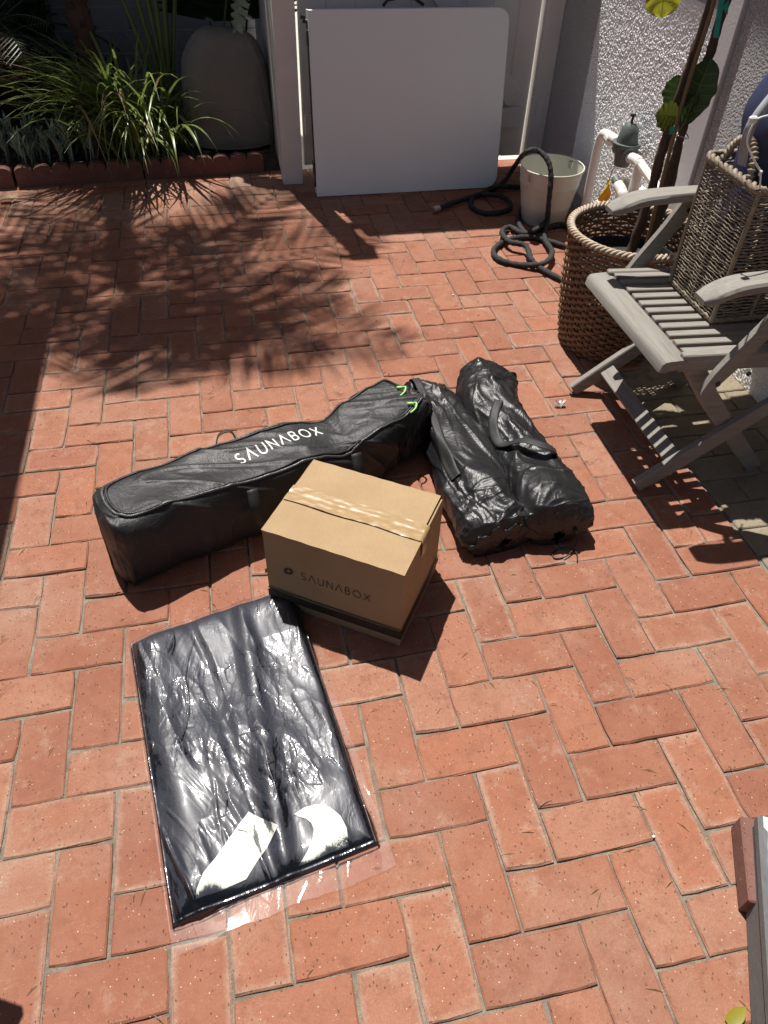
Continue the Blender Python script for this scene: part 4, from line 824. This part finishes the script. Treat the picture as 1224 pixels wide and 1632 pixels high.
def flap(y0, y1, x0, x1, name, seed):
    mb = MB(); nx, ny = 24, 12
    for dz in (0, -.0035):
        G_ = []
        for i in range(nx + 1):
            row = []
            for j in range(ny + 1):
                f_, g_ = i / nx, j / ny; x = x0 + (x1 - x0) * f_; y = y0 + (y1 - y0) * g_ + (.0006 * math.sin(f_ * 40 + seed) if g_ in (0, 1) else 0); z = BH + .0005 + .0014 * math.sin(PI * f_) * math.sin(PI * g_) + .0006 * float(fbm(np.array(f_ * 5. + seed), np.array(g_ * 4.), seed)); row.append(bp(x, y, z + dz))
            G_.append(row)
        mb.grid(np.array(G_))
    n1 = (nx + 1) * (ny + 1); e = [i * (ny + 1) for i in range(nx + 1)] + [nx * (ny + 1) + j for j in range(1, ny + 1)] + [i * (ny + 1) + ny for i in range(nx - 1, -1, -1)] + [j for j in range(ny - 1, 0, -1)]
    for q in range(len(e)): a_, b_ = e[q], e[(q + 1) % len(e)]; mb.f.append((a_, b_, b_ + n1, a_ + n1))
    return mb.build(name, M['cardboard'], t0)
flap(-Y2 - .001, -.001, -X2 - .002, X2 + .001, 'top_flap', 3); flap(.001, Y2 + .001, -X2 + .001, X2 - .0075, 'top_flap', 8)
mb = MB(); nn = 60; G_ = []
for i in range(nn + 1):
    row = []
    for j in range(13):
        x = -X2 - .001 + (BL + .002) * i / nn; y = -.026 + .052 * j / 12 + .0015 * math.sin(i * .2); row.append(bp(x, y, BH + .0032 + .0012 * math.sin(PI * i / nn) * 1.2 + .0007 * float(ridge(np.array(i * .25), np.array(j * .45), 4)) - (.0012 if j == 6 else 0)))
    G_.append(row)
for k in range(1, 8): G_.append([bp(X2 + .0042, -.026 + .052 * j / 12, BH - .001 - k * .007) for j in range(13)])
mb.grid(np.array(G_)); mb.build('packing_tape', M['tape'], t0, smooth=True)
# printing: bands and name
mb = MB(); ep = .0034
for z0_, z1_ in ((.030, .054), (.060, .0635)):
    for (a_, b_) in (((-X2 - .001, -Y2 - ep), (X2 + ep, -Y2 - ep)), ((X2 + ep, -Y2 - ep), (X2 + ep, Y2 + .001))):
        mb.grid(np.array([[bp(a_[0] + (b_[0] - a_[0]) * f_, a_[1] + (b_[1] - a_[1]) * f_, z) for z in (z0_, z1_)] for f_ in (0, 1)]))
mb.build('printed_band', M['black_print'], t0)
Ls, TWd = letters('SAUNABOX'); fh = .0235; x0_ = -.076; wtot = .168; sx_ = wtot / TWd
for st in Ls:
    mb = MB()
    for q, s in enumerate(st):
        g_ = stroke_grid(s, .085); mb.grid(np.array([[bp(x0_ + p[0] * sx_, -Y2 - ep - .00004 * q, .129 + p[1] * fh) for p in r] for r in g_]))
    mb.build('printed_letter', M['black_print'], t0)
mb = MB()
for sg in (-1, 1):                          # the two-part mark beside the name
    pts = [(.0, .95), (-.42, .6), (-.42, .22), (-.1, -.02)] if sg < 0 else [(.0, -.05 + .1), (.42, .42), (.42, .8), (.12, 1.02)]
    g_ = stroke_grid(pts, .26); mb.grid(np.array([[bp(-.108 + p[0] * .02, -Y2 - ep - .0001 * (sg + 1), .131 + p[1] * .0195) for p in r] for r in g_]))
mb.build('printed_mark', M['black_print'], t0)

# ------------------------------------------------------------------ soft bags
def bvh_of(o):
    me = o.data; off = wloc(o); return bvhtree.BVHTree.FromPolygons([v.co + off for v in me.vertices], [tuple(p.vertices) for p in me.polygons])
def drop(b, x, y, dz=0., zdef=.003):
    h_ = b.ray_cast(Vector((x, y, 1.5)), Vector((0, 0, -1))); return np.array([x, y, (h_[0].z if h_[0] else zdef) + dz])
def softbag(axis, wid, hei, ex, ns, nq, dispf, z0=.002):
    """swept pouch: axis xy control points; half width, height and squareness along it"""
    C_ = spline(axis, ns); T = np.gradient(C_, axis=0); T /= np.linalg.norm(T, axis=1)[:, None]; N = np.stack([-T[:, 1], T[:, 0]], 1); s = np.linspace(0, 1, ns)
    wv_ = np.interp(s, *zip(*wid)); hv = np.interp(s, *zip(*hei)); a = np.linspace(0, 2 * PI, 721); e = ex; cx_ = np.sign(np.cos(a)) * np.abs(np.cos(a)) ** (2 / e); cz = np.sign(np.sin(a)) * np.abs(np.sin(a)) ** (2 / e)
    L = np.concatenate([[0], np.cumsum(np.hypot(np.diff(cx_), np.diff(cz)))]); q = np.arange(nq) / nq * L[-1]; cx_ = np.interp(q, L, cx_); cz = np.interp(q, L, cz)
    S, Q = np.meshgrid(s, np.arange(nq) / nq, indexing='ij'); D = dispf(S, Q, cx_[None, :] + 0 * S, cz[None, :] + 0 * S)
    X = wv_[:, None] * cx_[None, :]; Z = hv[:, None] / 2 * (1 + cz[None, :]); nx_ = cx_[None, :] / np.hypot(cx_, cz)[None, :]; nz_ = cz[None, :] / np.hypot(cx_, cz)[None, :]
    X = X + D * nx_; Z = Z + D * nz_; P = np.stack([C_[:, None, 0] + N[:, None, 0] * X, C_[:, None, 1] + N[:, None, 1] * X, np.maximum(Z + z0, z0)], -1); return P
# long duffel
def dd(S, Q, cx_, cz):
    x, q = S * 9.2, Q * 7.
    top = np.clip(cz * 1.4, 0, 1); side = 1 - top
    wx = x + .5 * fbm(x * .5, q * .5, 13, 2); wq = q + .5 * fbm(x * .5, q * .5, 17, 2)
    d = .0055 * fbm(x * .6, q * .6, 11, 2) + top * np.clip(1 - np.abs(vn(wx * .8 - wq * 1.1, wq * .5 + wx * .3, 61)) * 4, 0, 1) * .004 + side * np.clip(1 - np.abs(vn(wx * 1.8, wq * .4, 63)) * 4, 0, 1) * .004 + .0085 * top * (ridge(wx * .42 + wq * .5, wq * .35 - wx * .2, 21, 1) - .3) + .0035 * top * (ridge(wx * 1.1 - wq * .6, wq * .7, 23, 2) - .5)
    d += side * (.0085 * (ridge(wx * .9, wq * .22 + wx * .1, 31, 2) - .5) + .003 * (ridge(wx * 2.3, wq * .5, 33, 1) - .3))
    d += .009 * np.exp(-((S - .03) / .05) ** 2) * (ridge(wq * .9, wx * .5, 41, 2) - .4) - .012 * np.exp(-((S - .57) / .05) ** 2) * top
    d += .008 * (ridge(wq * .9 + wx * .8, wx - wq * .7, 51, 2) - .5) * np.clip((S - .58) * 4, 0, 1)
    return d
ax = [(-.832, .886), (-.76, .916), (-.60, .985), (-.42, 1.047), (-.25, 1.115), (-.12, 1.185), (-.02, 1.255), (.02, 1.29)]
wid = [(0, .006), (.012, .05), (.035, .078), (.07, .092), (.3, .103), (.5, .103), (.6, .092), (.72, .098), (.88, .092), (.95, .07), (.985, .04), (1, .004)]
hei = [(0, .15), (.01, .185), (.04, .205), (.1, .216), (.3, .212), (.5, .198), (.6, .178), (.70, .192), (.85, .20), (.94, .17), (.98, .12), (1, .06)]
P = softbag(ax, wid, hei, 5.0, 300, 200, dd)
t0 = thing('duffel_bag', (-.4, 1.03, 0), 'long black duffel bag with white printed name and lime zipper pulls', 'duffel bag')
mb = MB(); mb.grid(P, closev=True); duf = mb.build('bag_body', M['duffel'], t0, smooth=True); bd = bvh_of(duf)
# lid outline in plan; zipper and piping run along it
AX = spline(ax, 200)[14:190]; TA = np.gradient(AX, axis=0); TA /= np.linalg.norm(TA, axis=1)[:, None]; NA = np.stack([-TA[:, 1], TA[:, 0]], 1); sA = np.linspace(.07, .95, 176); wA = np.interp(sA, *zip(*wid)) * .80 * np.sqrt(np.clip(1 - (2 * (np.linspace(0, 1, 176) - .5)) ** 14, 0, 1))
lp = np.concatenate([AX - NA * wA[:, None], (AX + NA * wA[:, None])[::-1]]); lp = np.concatenate([lp, lp[:1]]); lq = np.concatenate([[0], np.cumsum(np.linalg.norm(np.diff(lp, axis=0), axis=1))]); lt = np.linspace(0, lq[-1], 313)[:312]; lp = np.stack([np.interp(lt, lq, lp[:, 0]), np.interp(lt, lq, lp[:, 1]), 0 * lt], 1); cen = lp.mean(0); zp = np.array([drop(bd, *(p[:2]), .0015) for p in lp]); ok = zp[:, 2] > .12; zp[~ok, 2] = .18
mb = MB(); mb.tube(zp, .0042, 6, closed=True); mb.build('zipper', M['zip'], t0, smooth=True)
inn = lp + (cen - lp) / np.linalg.norm(cen - lp, axis=1)[:, None] * .009; zi = np.array([drop(bd, *(p[:2]), .002) for p in inn]); mb = MB(); mb.tube(zi, .0036, 6, closed=True); mb.build('piping', M['duffel'], t0, smooth=True)
def ribbon(b, pts, w, name, m_, parent, dz=.0016, arch=None, n=60, th_=.0018):
    P = spline(pts, n); T = np.gradient(P[:, :2], axis=0); T /= np.linalg.norm(T, axis=1)[:, None]; N = np.stack([-T[:, 1], T[:, 0]], 1); R_ = []
    for i in range(n):
        row = []
        for o_ in (-1, -.5, 0, .5, 1):
            x, y = P[i, :2] + N[i] * o_ * w / 2; q = drop(b, x, y, dz); row.append(q)
        row = np.array(row); 
        if arch is not None: row[:, 2] = row[:, 2].max() + arch[0] * max(0, math.sin(PI * (i / (n - 1) - arch[1]) / (arch[2] - arch[1]))) if arch[1] < i / (n - 1) < arch[2] else row[:, 2]
        R_.append(row)
    R_ = np.array(R_); k = np.ones(7) / 7; Zs = R_[:, :, 2].copy()
    for j in range(5): Zs[3:-3, j] = np.convolve(R_[:, j, 2], k, 'valid')
    R_[:, :, 2] = np.maximum(Zs, R_[:, :, 2] - .002) if arch is None else Zs
    mb = MB(); mb.grid(R_); o = mb.build(name, m_, parent, smooth=True); md = o.modifiers.new('thickness', 'SOLIDIFY'); md.thickness = th_; md.offset = 1; return o
for (x, y) in ((638, 612), (655, 640)):
    q = G(x, y, .205); q = drop(bd, q[0] , q[1], .006); mb = MB(); mb.tube(spline([q, q + np.array([.012, -.012, .012]), q + np.array([.006, -.03, .008]), q + np.array([-.01, -.038, .0])], 14), .0028, 6); mb.tube([q + np.array([-.008, .004, 0]), q + np.array([.004, -.002, .004])], .005, 6); mb.build('zipper_pull', M['green_cord'], t0, smooth=True)
# name printed along the lid
Ls, TWd = letters('SAUNABOX'); pa, pb = G(382, 728, .214)[:2], G(514, 676, .205)[:2]; dr = (pb - pa); wl_ = np.linalg.norm(dr); dr /= wl_; nr = np.array([-dr[1], dr[0]]); sx_ = wl_ / TWd; fh = .034
for st in Ls:
    mb = MB()
    for q, s in enumerate(st):
        g_ = stroke_grid(s, .15); R_ = []
        for r in g_:
            R_.append([drop(bd, *(pa + dr * p[0] * sx_ + nr * (p[1] * fh)), .0011 + .0001 * q) for p in (r[0], (r[0] + r[1]) / 2, r[1])])
        mb.grid(np.array(R_))
    mb.build('printed_letter', M['white_print'], t0)
# carry handles low on the near side and one behind
for (xa, ya), az_ in (((-.47, .885), 0), ((-.20, .975), 0)):
    mb = MB(); P_ = spline([(xa, ya + .015, .20), (xa + .002, ya - .008, .17), (xa + .006, ya - .016, .14), (xa + .014, ya - .018, .115), (xa + .02, ya - .012, .10)], 16); mb.grid(np.array([[p + np.array([-.013, -.003, 0]), p + np.array([.013, .003, 0])] for p in P_])); o = mb.build('carry_handle', M['webbing'], t0, smooth=True); md = o.modifiers.new('thickness', 'SOLIDIFY'); md.thickness = .003
mb = MB(); q = np.array([AX[60][0] + NA[60][0] * .098, AX[60][1] + NA[60][1] * .098, .17]); P_ = spline([q + np.array([-.03, -.012, .0]), q + np.array([-.018, .016, .022]), q + np.array([.016, .026, .022]), q + np.array([.03, -.004, 0])], 14); mb.grid(np.array([[p + np.array([0, 0, 0]), p + np.array([0.0, .016, -.006])] for p in P_])); o = mb.build('carry_handle', M['webbing'], t0, smooth=True); md = o.modifiers.new('thickness', 'SOLIDIFY'); md.thickness = .003

def satin(seed, gath=(0., 1.)):
    def f(S, Q, cx_, cz):
        x, q = S * 6.5, Q * 6.; top = np.clip(cz + .3, 0, 1)
        wq = q + .6 * fbm(x * .5, q * .5, seed + 20, 2); wx = x + .6 * fbm(x * .5, q * .5, seed + 30, 2)
        d = .0075 * fbm(q * .55, x * .30, seed, 2) + .0085 * (ridge(wq * .75 + .35 * wx, wx * .28, seed + 3, 1) - .3) + .0045 * (ridge(wq * 1.3 - .5 * wx, wx * .5, seed + 7, 1) - .3)
        d += .007 * np.sin(Q * 2 * PI * 9 + seed + 2 * x) * (np.exp(-((S - gath[1]) / .06) ** 2) + .6 * np.exp(-((S - gath[0]) / .05) ** 2)) + .003 * np.sin(Q * 2 * PI * 23) * np.exp(-((S - gath[1]) / .04) ** 2)
        d += np.clip(1 - np.abs(vn(wq * 2.1 + .5 * wx, wx * .45, seed + 40)) * 4, 0, 1) * .0042 + np.clip(1 - np.abs(vn(wq * 3.6 - .8 * wx, wx * .9, seed + 42)) * 4, 0, 1) * .0026 + np.clip(1 - np.abs(vn(wq * 1.4 - 1.5 * wx, wx * 1.6, seed + 44)) * 5, 0, 1) * .0030; d += (.0024 * (ridge(wx * 1.6 + wq, wq * 1.2 - wx, seed + 11, 2) - .5) + .0028 * (ridge(wq * 2.4 + .7 * wx, wx * .7, seed + 15, 1) - .3)) * top; return d
    return f
# smaller bag next to the duffel
ax = [(.083, 1.452), (.088, 1.40), (.105, 1.28), (.118, 1.12), (.122, .98), (.128, .86), (.135, .79), (.138, .765)]
wid = [(0, .004), (.02, .034), (.08, .068), (.2, .086), (.45, .088), (.75, .093), (.88, .090), (.93, .074), (.965, .080), (.99, .06), (1, .01)]
hei = [(0, .05), (.05, .085), (.15, .115), (.4, .130), (.7, .125), (.88, .105), (.94, .085), (.97, .085), (1, .05)]
P = softbag(ax, wid, hei, 2.3, 240, 150, satin(61, (.02, .95)))
t0 = thing('drawstring_bag', (.12, 1.1, 0), 'glossy black nylon drawstring bag lying between the duffel and its twin', 'bag', 'black drawstring bags')
mb = MB(); mb.grid(P, closev=True); ba_ = mb.build('bag_body', M['nylon'], t0, smooth=True); bb = bvh_of(ba_)
ribbon(bb, [G(655, 600, .10), G(672, 630, .11), G(694, 680, .12), G(714, 730, .12), G(727, 758, .115)], .024, 'strap', M['webbing'], t0, dz=.004, arch=(.010, .0, .6))
mb = MB(); ang_ = np.linspace(0, 2 * PI, 60, endpoint=False); cc_ = np.array([.133, .80, .048]); mb.tube(np.stack([cc_[0] + .077 * np.cos(ang_), cc_[1] + .006 * np.sin(ang_ * 3), np.maximum(.006, cc_[2] + .046 * np.sin(ang_))], 1), .0025, 5, closed=True); mb.build('drawcord', M['webbing'], t0)
# twin bag on the right
ax = [(.335, 1.465), (.300, 1.42), (.268, 1.31), (.270, 1.15), (.282, 1.0), (.292, .89), (.296, .80), (.296, .765)]
wid = [(0, .004), (.025, .022), (.07, .058), (.13, .088), (.25, .092), (.45, .086), (.75, .092), (.88, .092), (.95, .082), (.985, .06), (1, .01)]
hei = [(0, .06), (.04, .10), (.12, .135), (.3, .140), (.5, .122), (.75, .135), (.9, .12), (.97, .09), (1, .05)]
P = softbag(ax, wid, hei, 2.25, 240, 150, satin(91, (.05, .95)))
t0 = thing('drawstring_bag', (.3, 1.1, 0), 'glossy black nylon drawstring bag with a looped webbing strap, right of its twin', 'bag', 'black drawstring bags')
mb = MB(); mb.grid(P, closev=True); bo = mb.build('bag_body', M['nylon'], t0, smooth=True); bb = bvh_of(bo)
ribbon(bb, [G(795, 640, .14), G(787, 665, .145), G(800, 693, .14), G(832, 708, .14), G(862, 722, .135), G(885, 730, .12)], .026, 'strap', M['webbing'], t0, dz=.004, arch=(.030, .45, 1.0))
mb = MB(); p0 = G(916, 845, .05); mb.tube(spline([p0, G(920, 862, .02), G(905, 885, .004), G(885, 890, .004), G(882, 880, .004), G(900, 872, .004), G(918, 880, .004), G(920, 895, .004)], 50), .0018, 5); mb.tube([p0 + np.array([0, 0, .006]), p0 + np.array([.004, -.004, -.008])], .005, 8); mb.build('drawcord', M['webbing'], t0, smooth=True)

# ------------------------------------------------------------------ folded item in clear plastic bag
c_tl, c_tr, c_br, c_bl = G(207, 1022, .02)[:2], np.array([-.405, .735]), G(602, 1340, .02)[:2], G(274, 1472, .02)[:2]
def quad(u, v, e=0.):
    u, v = u[..., None], v[..., None]; return (c_bl * (1 - u) * (1 - v) + c_br * u * (1 - v) + c_tr * u * v + c_tl * (1 - u) * v)
def item_h(u, v):
    ed = np.minimum(np.minimum(u * .40, (1 - u) * .40), np.minimum(v * .62, (1 - v) * .62)); rise = np.sqrt(np.clip(1 - (1 - np.clip(ed / .045, 0, 1)) ** 2, 0, 1)); x, y = u * 4, v * 6
    h = .020 + .008 * fbm(x * .6, y * .5, 71, 2) + .011 * np.exp(-((u - .60 - .12 * (v - .5)) / .055) ** 2) + .012 * np.exp(-((u - .13) / .09) ** 2) - .007 * np.exp(-((u - .42 + .15 * (v - .5)) / .05) ** 2)
    h += .0035 * (ridge(x * 1.2 + .3 * y, y * .5, 75, 2) - .7) + .022 * np.clip((u - .55) / .45, 0, 1) ** 1.5 * np.clip((v - .5) / .5, 0, 1) ** 1.5 + .006 * np.exp(-((u - .97) / .05) ** 2)
    return np.clip(h, .01, 1) * rise + .002
U, V = np.meshgrid(np.linspace(0, 1, 150), np.linspace(0, 1, 210), indexing='ij'); XY = quad(U, V); bow = .010 * np.sin(PI * U) * (V > .5) * (V - .5) * 2
P = np.concatenate([XY, item_h(U, V)[..., None]], -1); P[..., 1] += bow
t0 = thing('folded_cover', (-.55, .4, 0), 'folded dark navy fabric with large white printed shapes, inside the clear plastic bag', 'folded fabric')
mb = MB(); mb.grid(P); it = mb.build('folded_fabric', M['navyfab'], t0, smooth=True); bi = bvh_of(it)
from mathutils.geometry import tessellate_polygon
def printed(poly, name):
    pts = [G(180 + x / 2.55, 920 + y / 2.55, .028)[:2] for x, y in poly]; pts = np.array(pts); lo, hi = pts.min(0), pts.max(0); st = .0035
    # clip a fine grid to the outline so the print follows the folds
    dense = []
    for a_, b_ in zip(pts, np.roll(pts, -1, 0)):
        m_ = max(1, int(np.linalg.norm(b_ - a_) / .004))
        for i in range(m_): dense.append(a_ + (b_ - a_) * i / m_)
    dense = np.array(dense)
    def inside(p):
        c_ = False; j = len(dense) - 1
        for i in range(len(dense)):
            if (dense[i][1] > p[1]) != (dense[j][1] > p[1]) and p[0] < (dense[j][0] - dense[i][0]) * (p[1] - dense[i][1]) / (dense[j][1] - dense[i][1]) + dense[i][0]: c_ = not c_
            j = i
        return c_
    ins = []
    for x in np.arange(lo[0] + .003, hi[0], .005):
        for y in np.arange(lo[1] + .003, hi[1], .005):
            if inside((x, y)) and np.min(np.linalg.norm(dense - (x, y), axis=1)) > .0028: ins.append((x, y))
    from mathutils.geometry import delaunay_2d_cdt
    vs = [Vector(p) for p in dense] + [Vector(p) for p in ins]; n = len(dense); r = delaunay_2d_cdt(vs, [(i, (i + 1) % n) for i in range(n)], [], 1, 1e-6)
    mb = MB(); mb.add([drop(bi, v.x, v.y, .0019) for v in r[0]], [tuple(f) for f in r[2]]); mb.build(name, M['white_print'], t0, smooth=True)
printed([(550, 945), (610, 975), (672, 1010), (610, 1110), (540, 1220), (440, 1268), (338, 1312), (343, 1275), (370, 1205), (450, 1090)], 'printed_shape')
printed([(735, 955), (780, 930), (830, 922), (880, 934), (925, 968), (950, 1015), (958, 1082), (880, 1112), (752, 1165), (790, 1105), (812, 1055), (816, 1020), (806, 995), (785, 975), (762, 968)], 'printed_shape')
# film: wider than the item, loose at the bottom and the right
U, V = np.meshgrid(np.linspace(-.02, 1.05, 250), np.linspace(-.075, 1.015, 360), indexing='ij'); XY = quad(U, V)
uc, vc_ = np.clip(U, 0, 1), np.clip(V, 0, 1); out = np.maximum(np.maximum(-U * .4, (U - 1) * .4), np.maximum(-V * .62, (V - 1) * .62)); fade = np.clip(1 - out / .008, 0, 1)
ed = np.minimum(np.minimum(uc * .4, (1 - uc) * .4), np.minimum(vc_ * .62, (1 - vc_) * .62)); base = item_h(np.clip(U, .012, .988), np.clip(V, .01, .99))
x, y = U * .4 * 10, V * .62 * 10
mk = np.clip(fbm(x * .55 + 3, y * .5, 101, 2) * 1.6 + .45, 0, 1); mk2 = np.clip(fbm(x * .8, y * .6 + 7, 103, 2) * 2 + .25, 0, 1)
sw = y + 1.2 * np.sin(V * 5 + 1) * x * .35; wx_ = x + .35 * fbm(x * .6, y * .5, 105, 2)
lng = np.clip(1 - np.abs(vn(x * .9 + .22 * y + .12 * fbm(x, y * .6, 105, 2), y * .10, 107)) * 9, 0, 1) * .0048 + np.clip(1 - np.abs(vn(x * 1.9 - .5 * y * (V - .5) + .2 * fbm(x, y, 106, 2), y * .16, 109)) * 8, 0, 1) * .0026 * mk2
wr = lng + .0042 * mk * (crumple(x * 2.4 + .35 * y + .3 * fbm(x, y, 5, 2), y * 1.3 + .3 * fbm(x, y, 9, 2), 83) + .2) + .0017 * mk * crumple(x * 7.5, y * 3.6, 87) + .0009 * mk2 * (ridge(x * 5 + y * 2 * np.sin(V * 3), y * 1.1, 88, 2) - .6)
cr = .0006 * crumple(x * 2.2, y * 1.5, 91) + .0006
z = np.where(out > 0, np.maximum(base * fade ** 2, .0035) + np.abs(cr) + .0016 * np.abs(fbm(x * 1.1, y * 1.1, 7, 1)), base + .0030 + np.clip(wr, -.0006, 1) * np.clip(ed / .012, .3, 1))
P = np.concatenate([XY, z[..., None]], -1); P[..., 1] += .010 * np.sin(PI * uc) * (vc_ > .5) * (vc_ - .5) * 2; P[..., 0] += .004 * fbm(x * 0 + .5, y * .9, 12) * (U > 1) ; P[..., 1] += .006 * fbm(x * .9, y * 0 + .5, 14) * (V < 0)
t0 = thing('plastic_bag', (-.55, .38, 0), 'crinkled clear plastic bag around the folded navy fabric, in front of the box', 'plastic bag')
mb = MB(); mb.grid(P); fo = mb.build('film', M['film'], t0, smooth=True); fo.data.materials.append(M['film_hem'])
mi = (out[:-1, :-1] > -.002).astype(int).ravel(); fo.data.polygons.foreach_set('material_index', mi.tolist())

# ------------------------------------------------------------------ weathered board and loose brick at the right edge
t0 = thing('loose_brick', (.36, -.08, 0), 'small red wood block lying beside the grey board at the right edge', 'block')
d = G(1192, 1440, 0)[:2] - G(1180, 1322, 0)[:2]; a = math.atan2(d[1], d[0]); c_ = G(1199, 1381, .028)
mb = MB(); mb.box((c_[0] + .005, c_[1], .029), (.155, .055, .052), rotz(a), bev=.003); mb.build('block', M['terra'], t0)
t0 = thing('weathered_board', (.33, -.2, 0), 'grey board with flaking white paint edge, leaning at the right edge', 'board')
p0, p1 = G(1223, 1298, .10), G(1252, 1690, .10); dv = p1 - p0; L = np.linalg.norm(dv) + .25; a = math.atan2(dv[1], dv[0]); c_ = p0 + dv / np.linalg.norm(dv) * L / 2
mb = MB(); mb.box((c_[0], c_[1], .084), (L, .030, .03), rotz(a), bev=.006); mb.build('painted_edge', M['bluewood'], t0)
nv_ = np.array([-math.sin(a), math.cos(a)]); mb = MB(); n = 90; G_ = []
for i in range(n):
    f_ = i / (n - 1); b_ = c_[:2] + (f_ - .5) * (L - .012) * np.array([math.cos(a), math.sin(a)]); w0 = -.004 + .003 * vn(np.array(f_ * 21), np.array(0.), 3); w1 = .0035 + .003 * vn(np.array(f_ * 33), np.array(2.), 4) + (.012 if f_ < .04 else 0)
    G_.append([(*(b_ + nv_ * (w0 if f_ > .04 else -.008)), .1002), (*(b_ + nv_ * w1), .1002)])
mb.grid(np.array(G_)); mb.build('flaking_paint', M['rawwood'], t0)
mb = MB(); mb.box((c_[0] , c_[1], .036), (L * .98, .022, .066), rotz(a), bev=.003); mb.build('board', M['bluewood'], t0)

# ------------------------------------------------------------------ small things on the paving
t0 = thing('feather', G(893, 645), 'tiny white feather on the bricks near the chair foot', 'feather')
mb = MB(); q = G(893, 648, .004)
for k in range(70):
    a = random.uniform(.2, 2.6); r = random.uniform(.008, .022); mb.add([q + np.array([random.gauss(0, .003), random.gauss(0, .003), 0]), q + np.array([r * math.cos(a) * 1.2, r * math.sin(a) * .9, random.uniform(.002, .018)]), q + np.array([r * math.cos(a + .12) * 1.2, r * math.sin(a + .12) * .9, random.uniform(.002, .014)])], [(0, 1, 2)])
mb.build('down', M['feather'], t0, kind='stuff')
for (x, y, s, lb) in ((722, 470, .008, 'white crumb on the bricks left of the planter'), (1042, 1333, .006, 'white crumb in a brick joint left of the grey board')):
    t0 = thing('plaster_crumb', G(x, y), lb, 'crumb'); mb = MB(); mb.box(G(x, y, s * .4), (s, s * .8, s * .7), rotz(.5), bev=s * .25); mb.build('crumb', M['plaster'], t0)
t0 = thing('fallen_leaf', G(1178, 1625), 'yellow green fallen leaf at the bottom right', 'leaf')
mb = MB(); q = G(1160, 1632, .004); blade(mb, q, .35, .05, .3, .1, .022, 8); mb.build('leaf_blade', M['fig_yellow'], t0, smooth=True)
mb = MB()
for k in range(420):                        # needle litter and dry bits on the paving
    x, y = random.uniform(-1.6, .8), random.uniform(-.3, 3.3); a = random.uniform(0, PI); L = random.uniform(.004, .016); w = .0005; dx, dy = math.cos(a), math.sin(a); z = .0022
    mb.add([(x - dx * L + dy * w, y - dy * L - dx * w, z), (x + dx * L + dy * w, y + dy * L - dx * w, z + .001), (x + dx * L - dy * w, y + dy * L + dx * w, z + .001), (x - dx * L - dy * w, y - dy * L + dx * w, z), (x, y, z + .0025)], [(0, 1, 4), (1, 2, 4), (2, 3, 4), (3, 0, 4)])
tag(mb.build('dry_litter', M['strap_dry']), 'dry stalks and bits scattered over the bricks', 'litter', kind='stuff')
t0 = thing('dry_leaf', G(20, 316), 'curled pale dry leaf on the bricks below the edging at far left', 'leaf')
mb = MB(); blade(mb, G(0, 320, .01), .1, .11, .15, .1, .035, 10, .6); mb.build('leaf_blade', M['strap_dry'], t0, smooth=True)
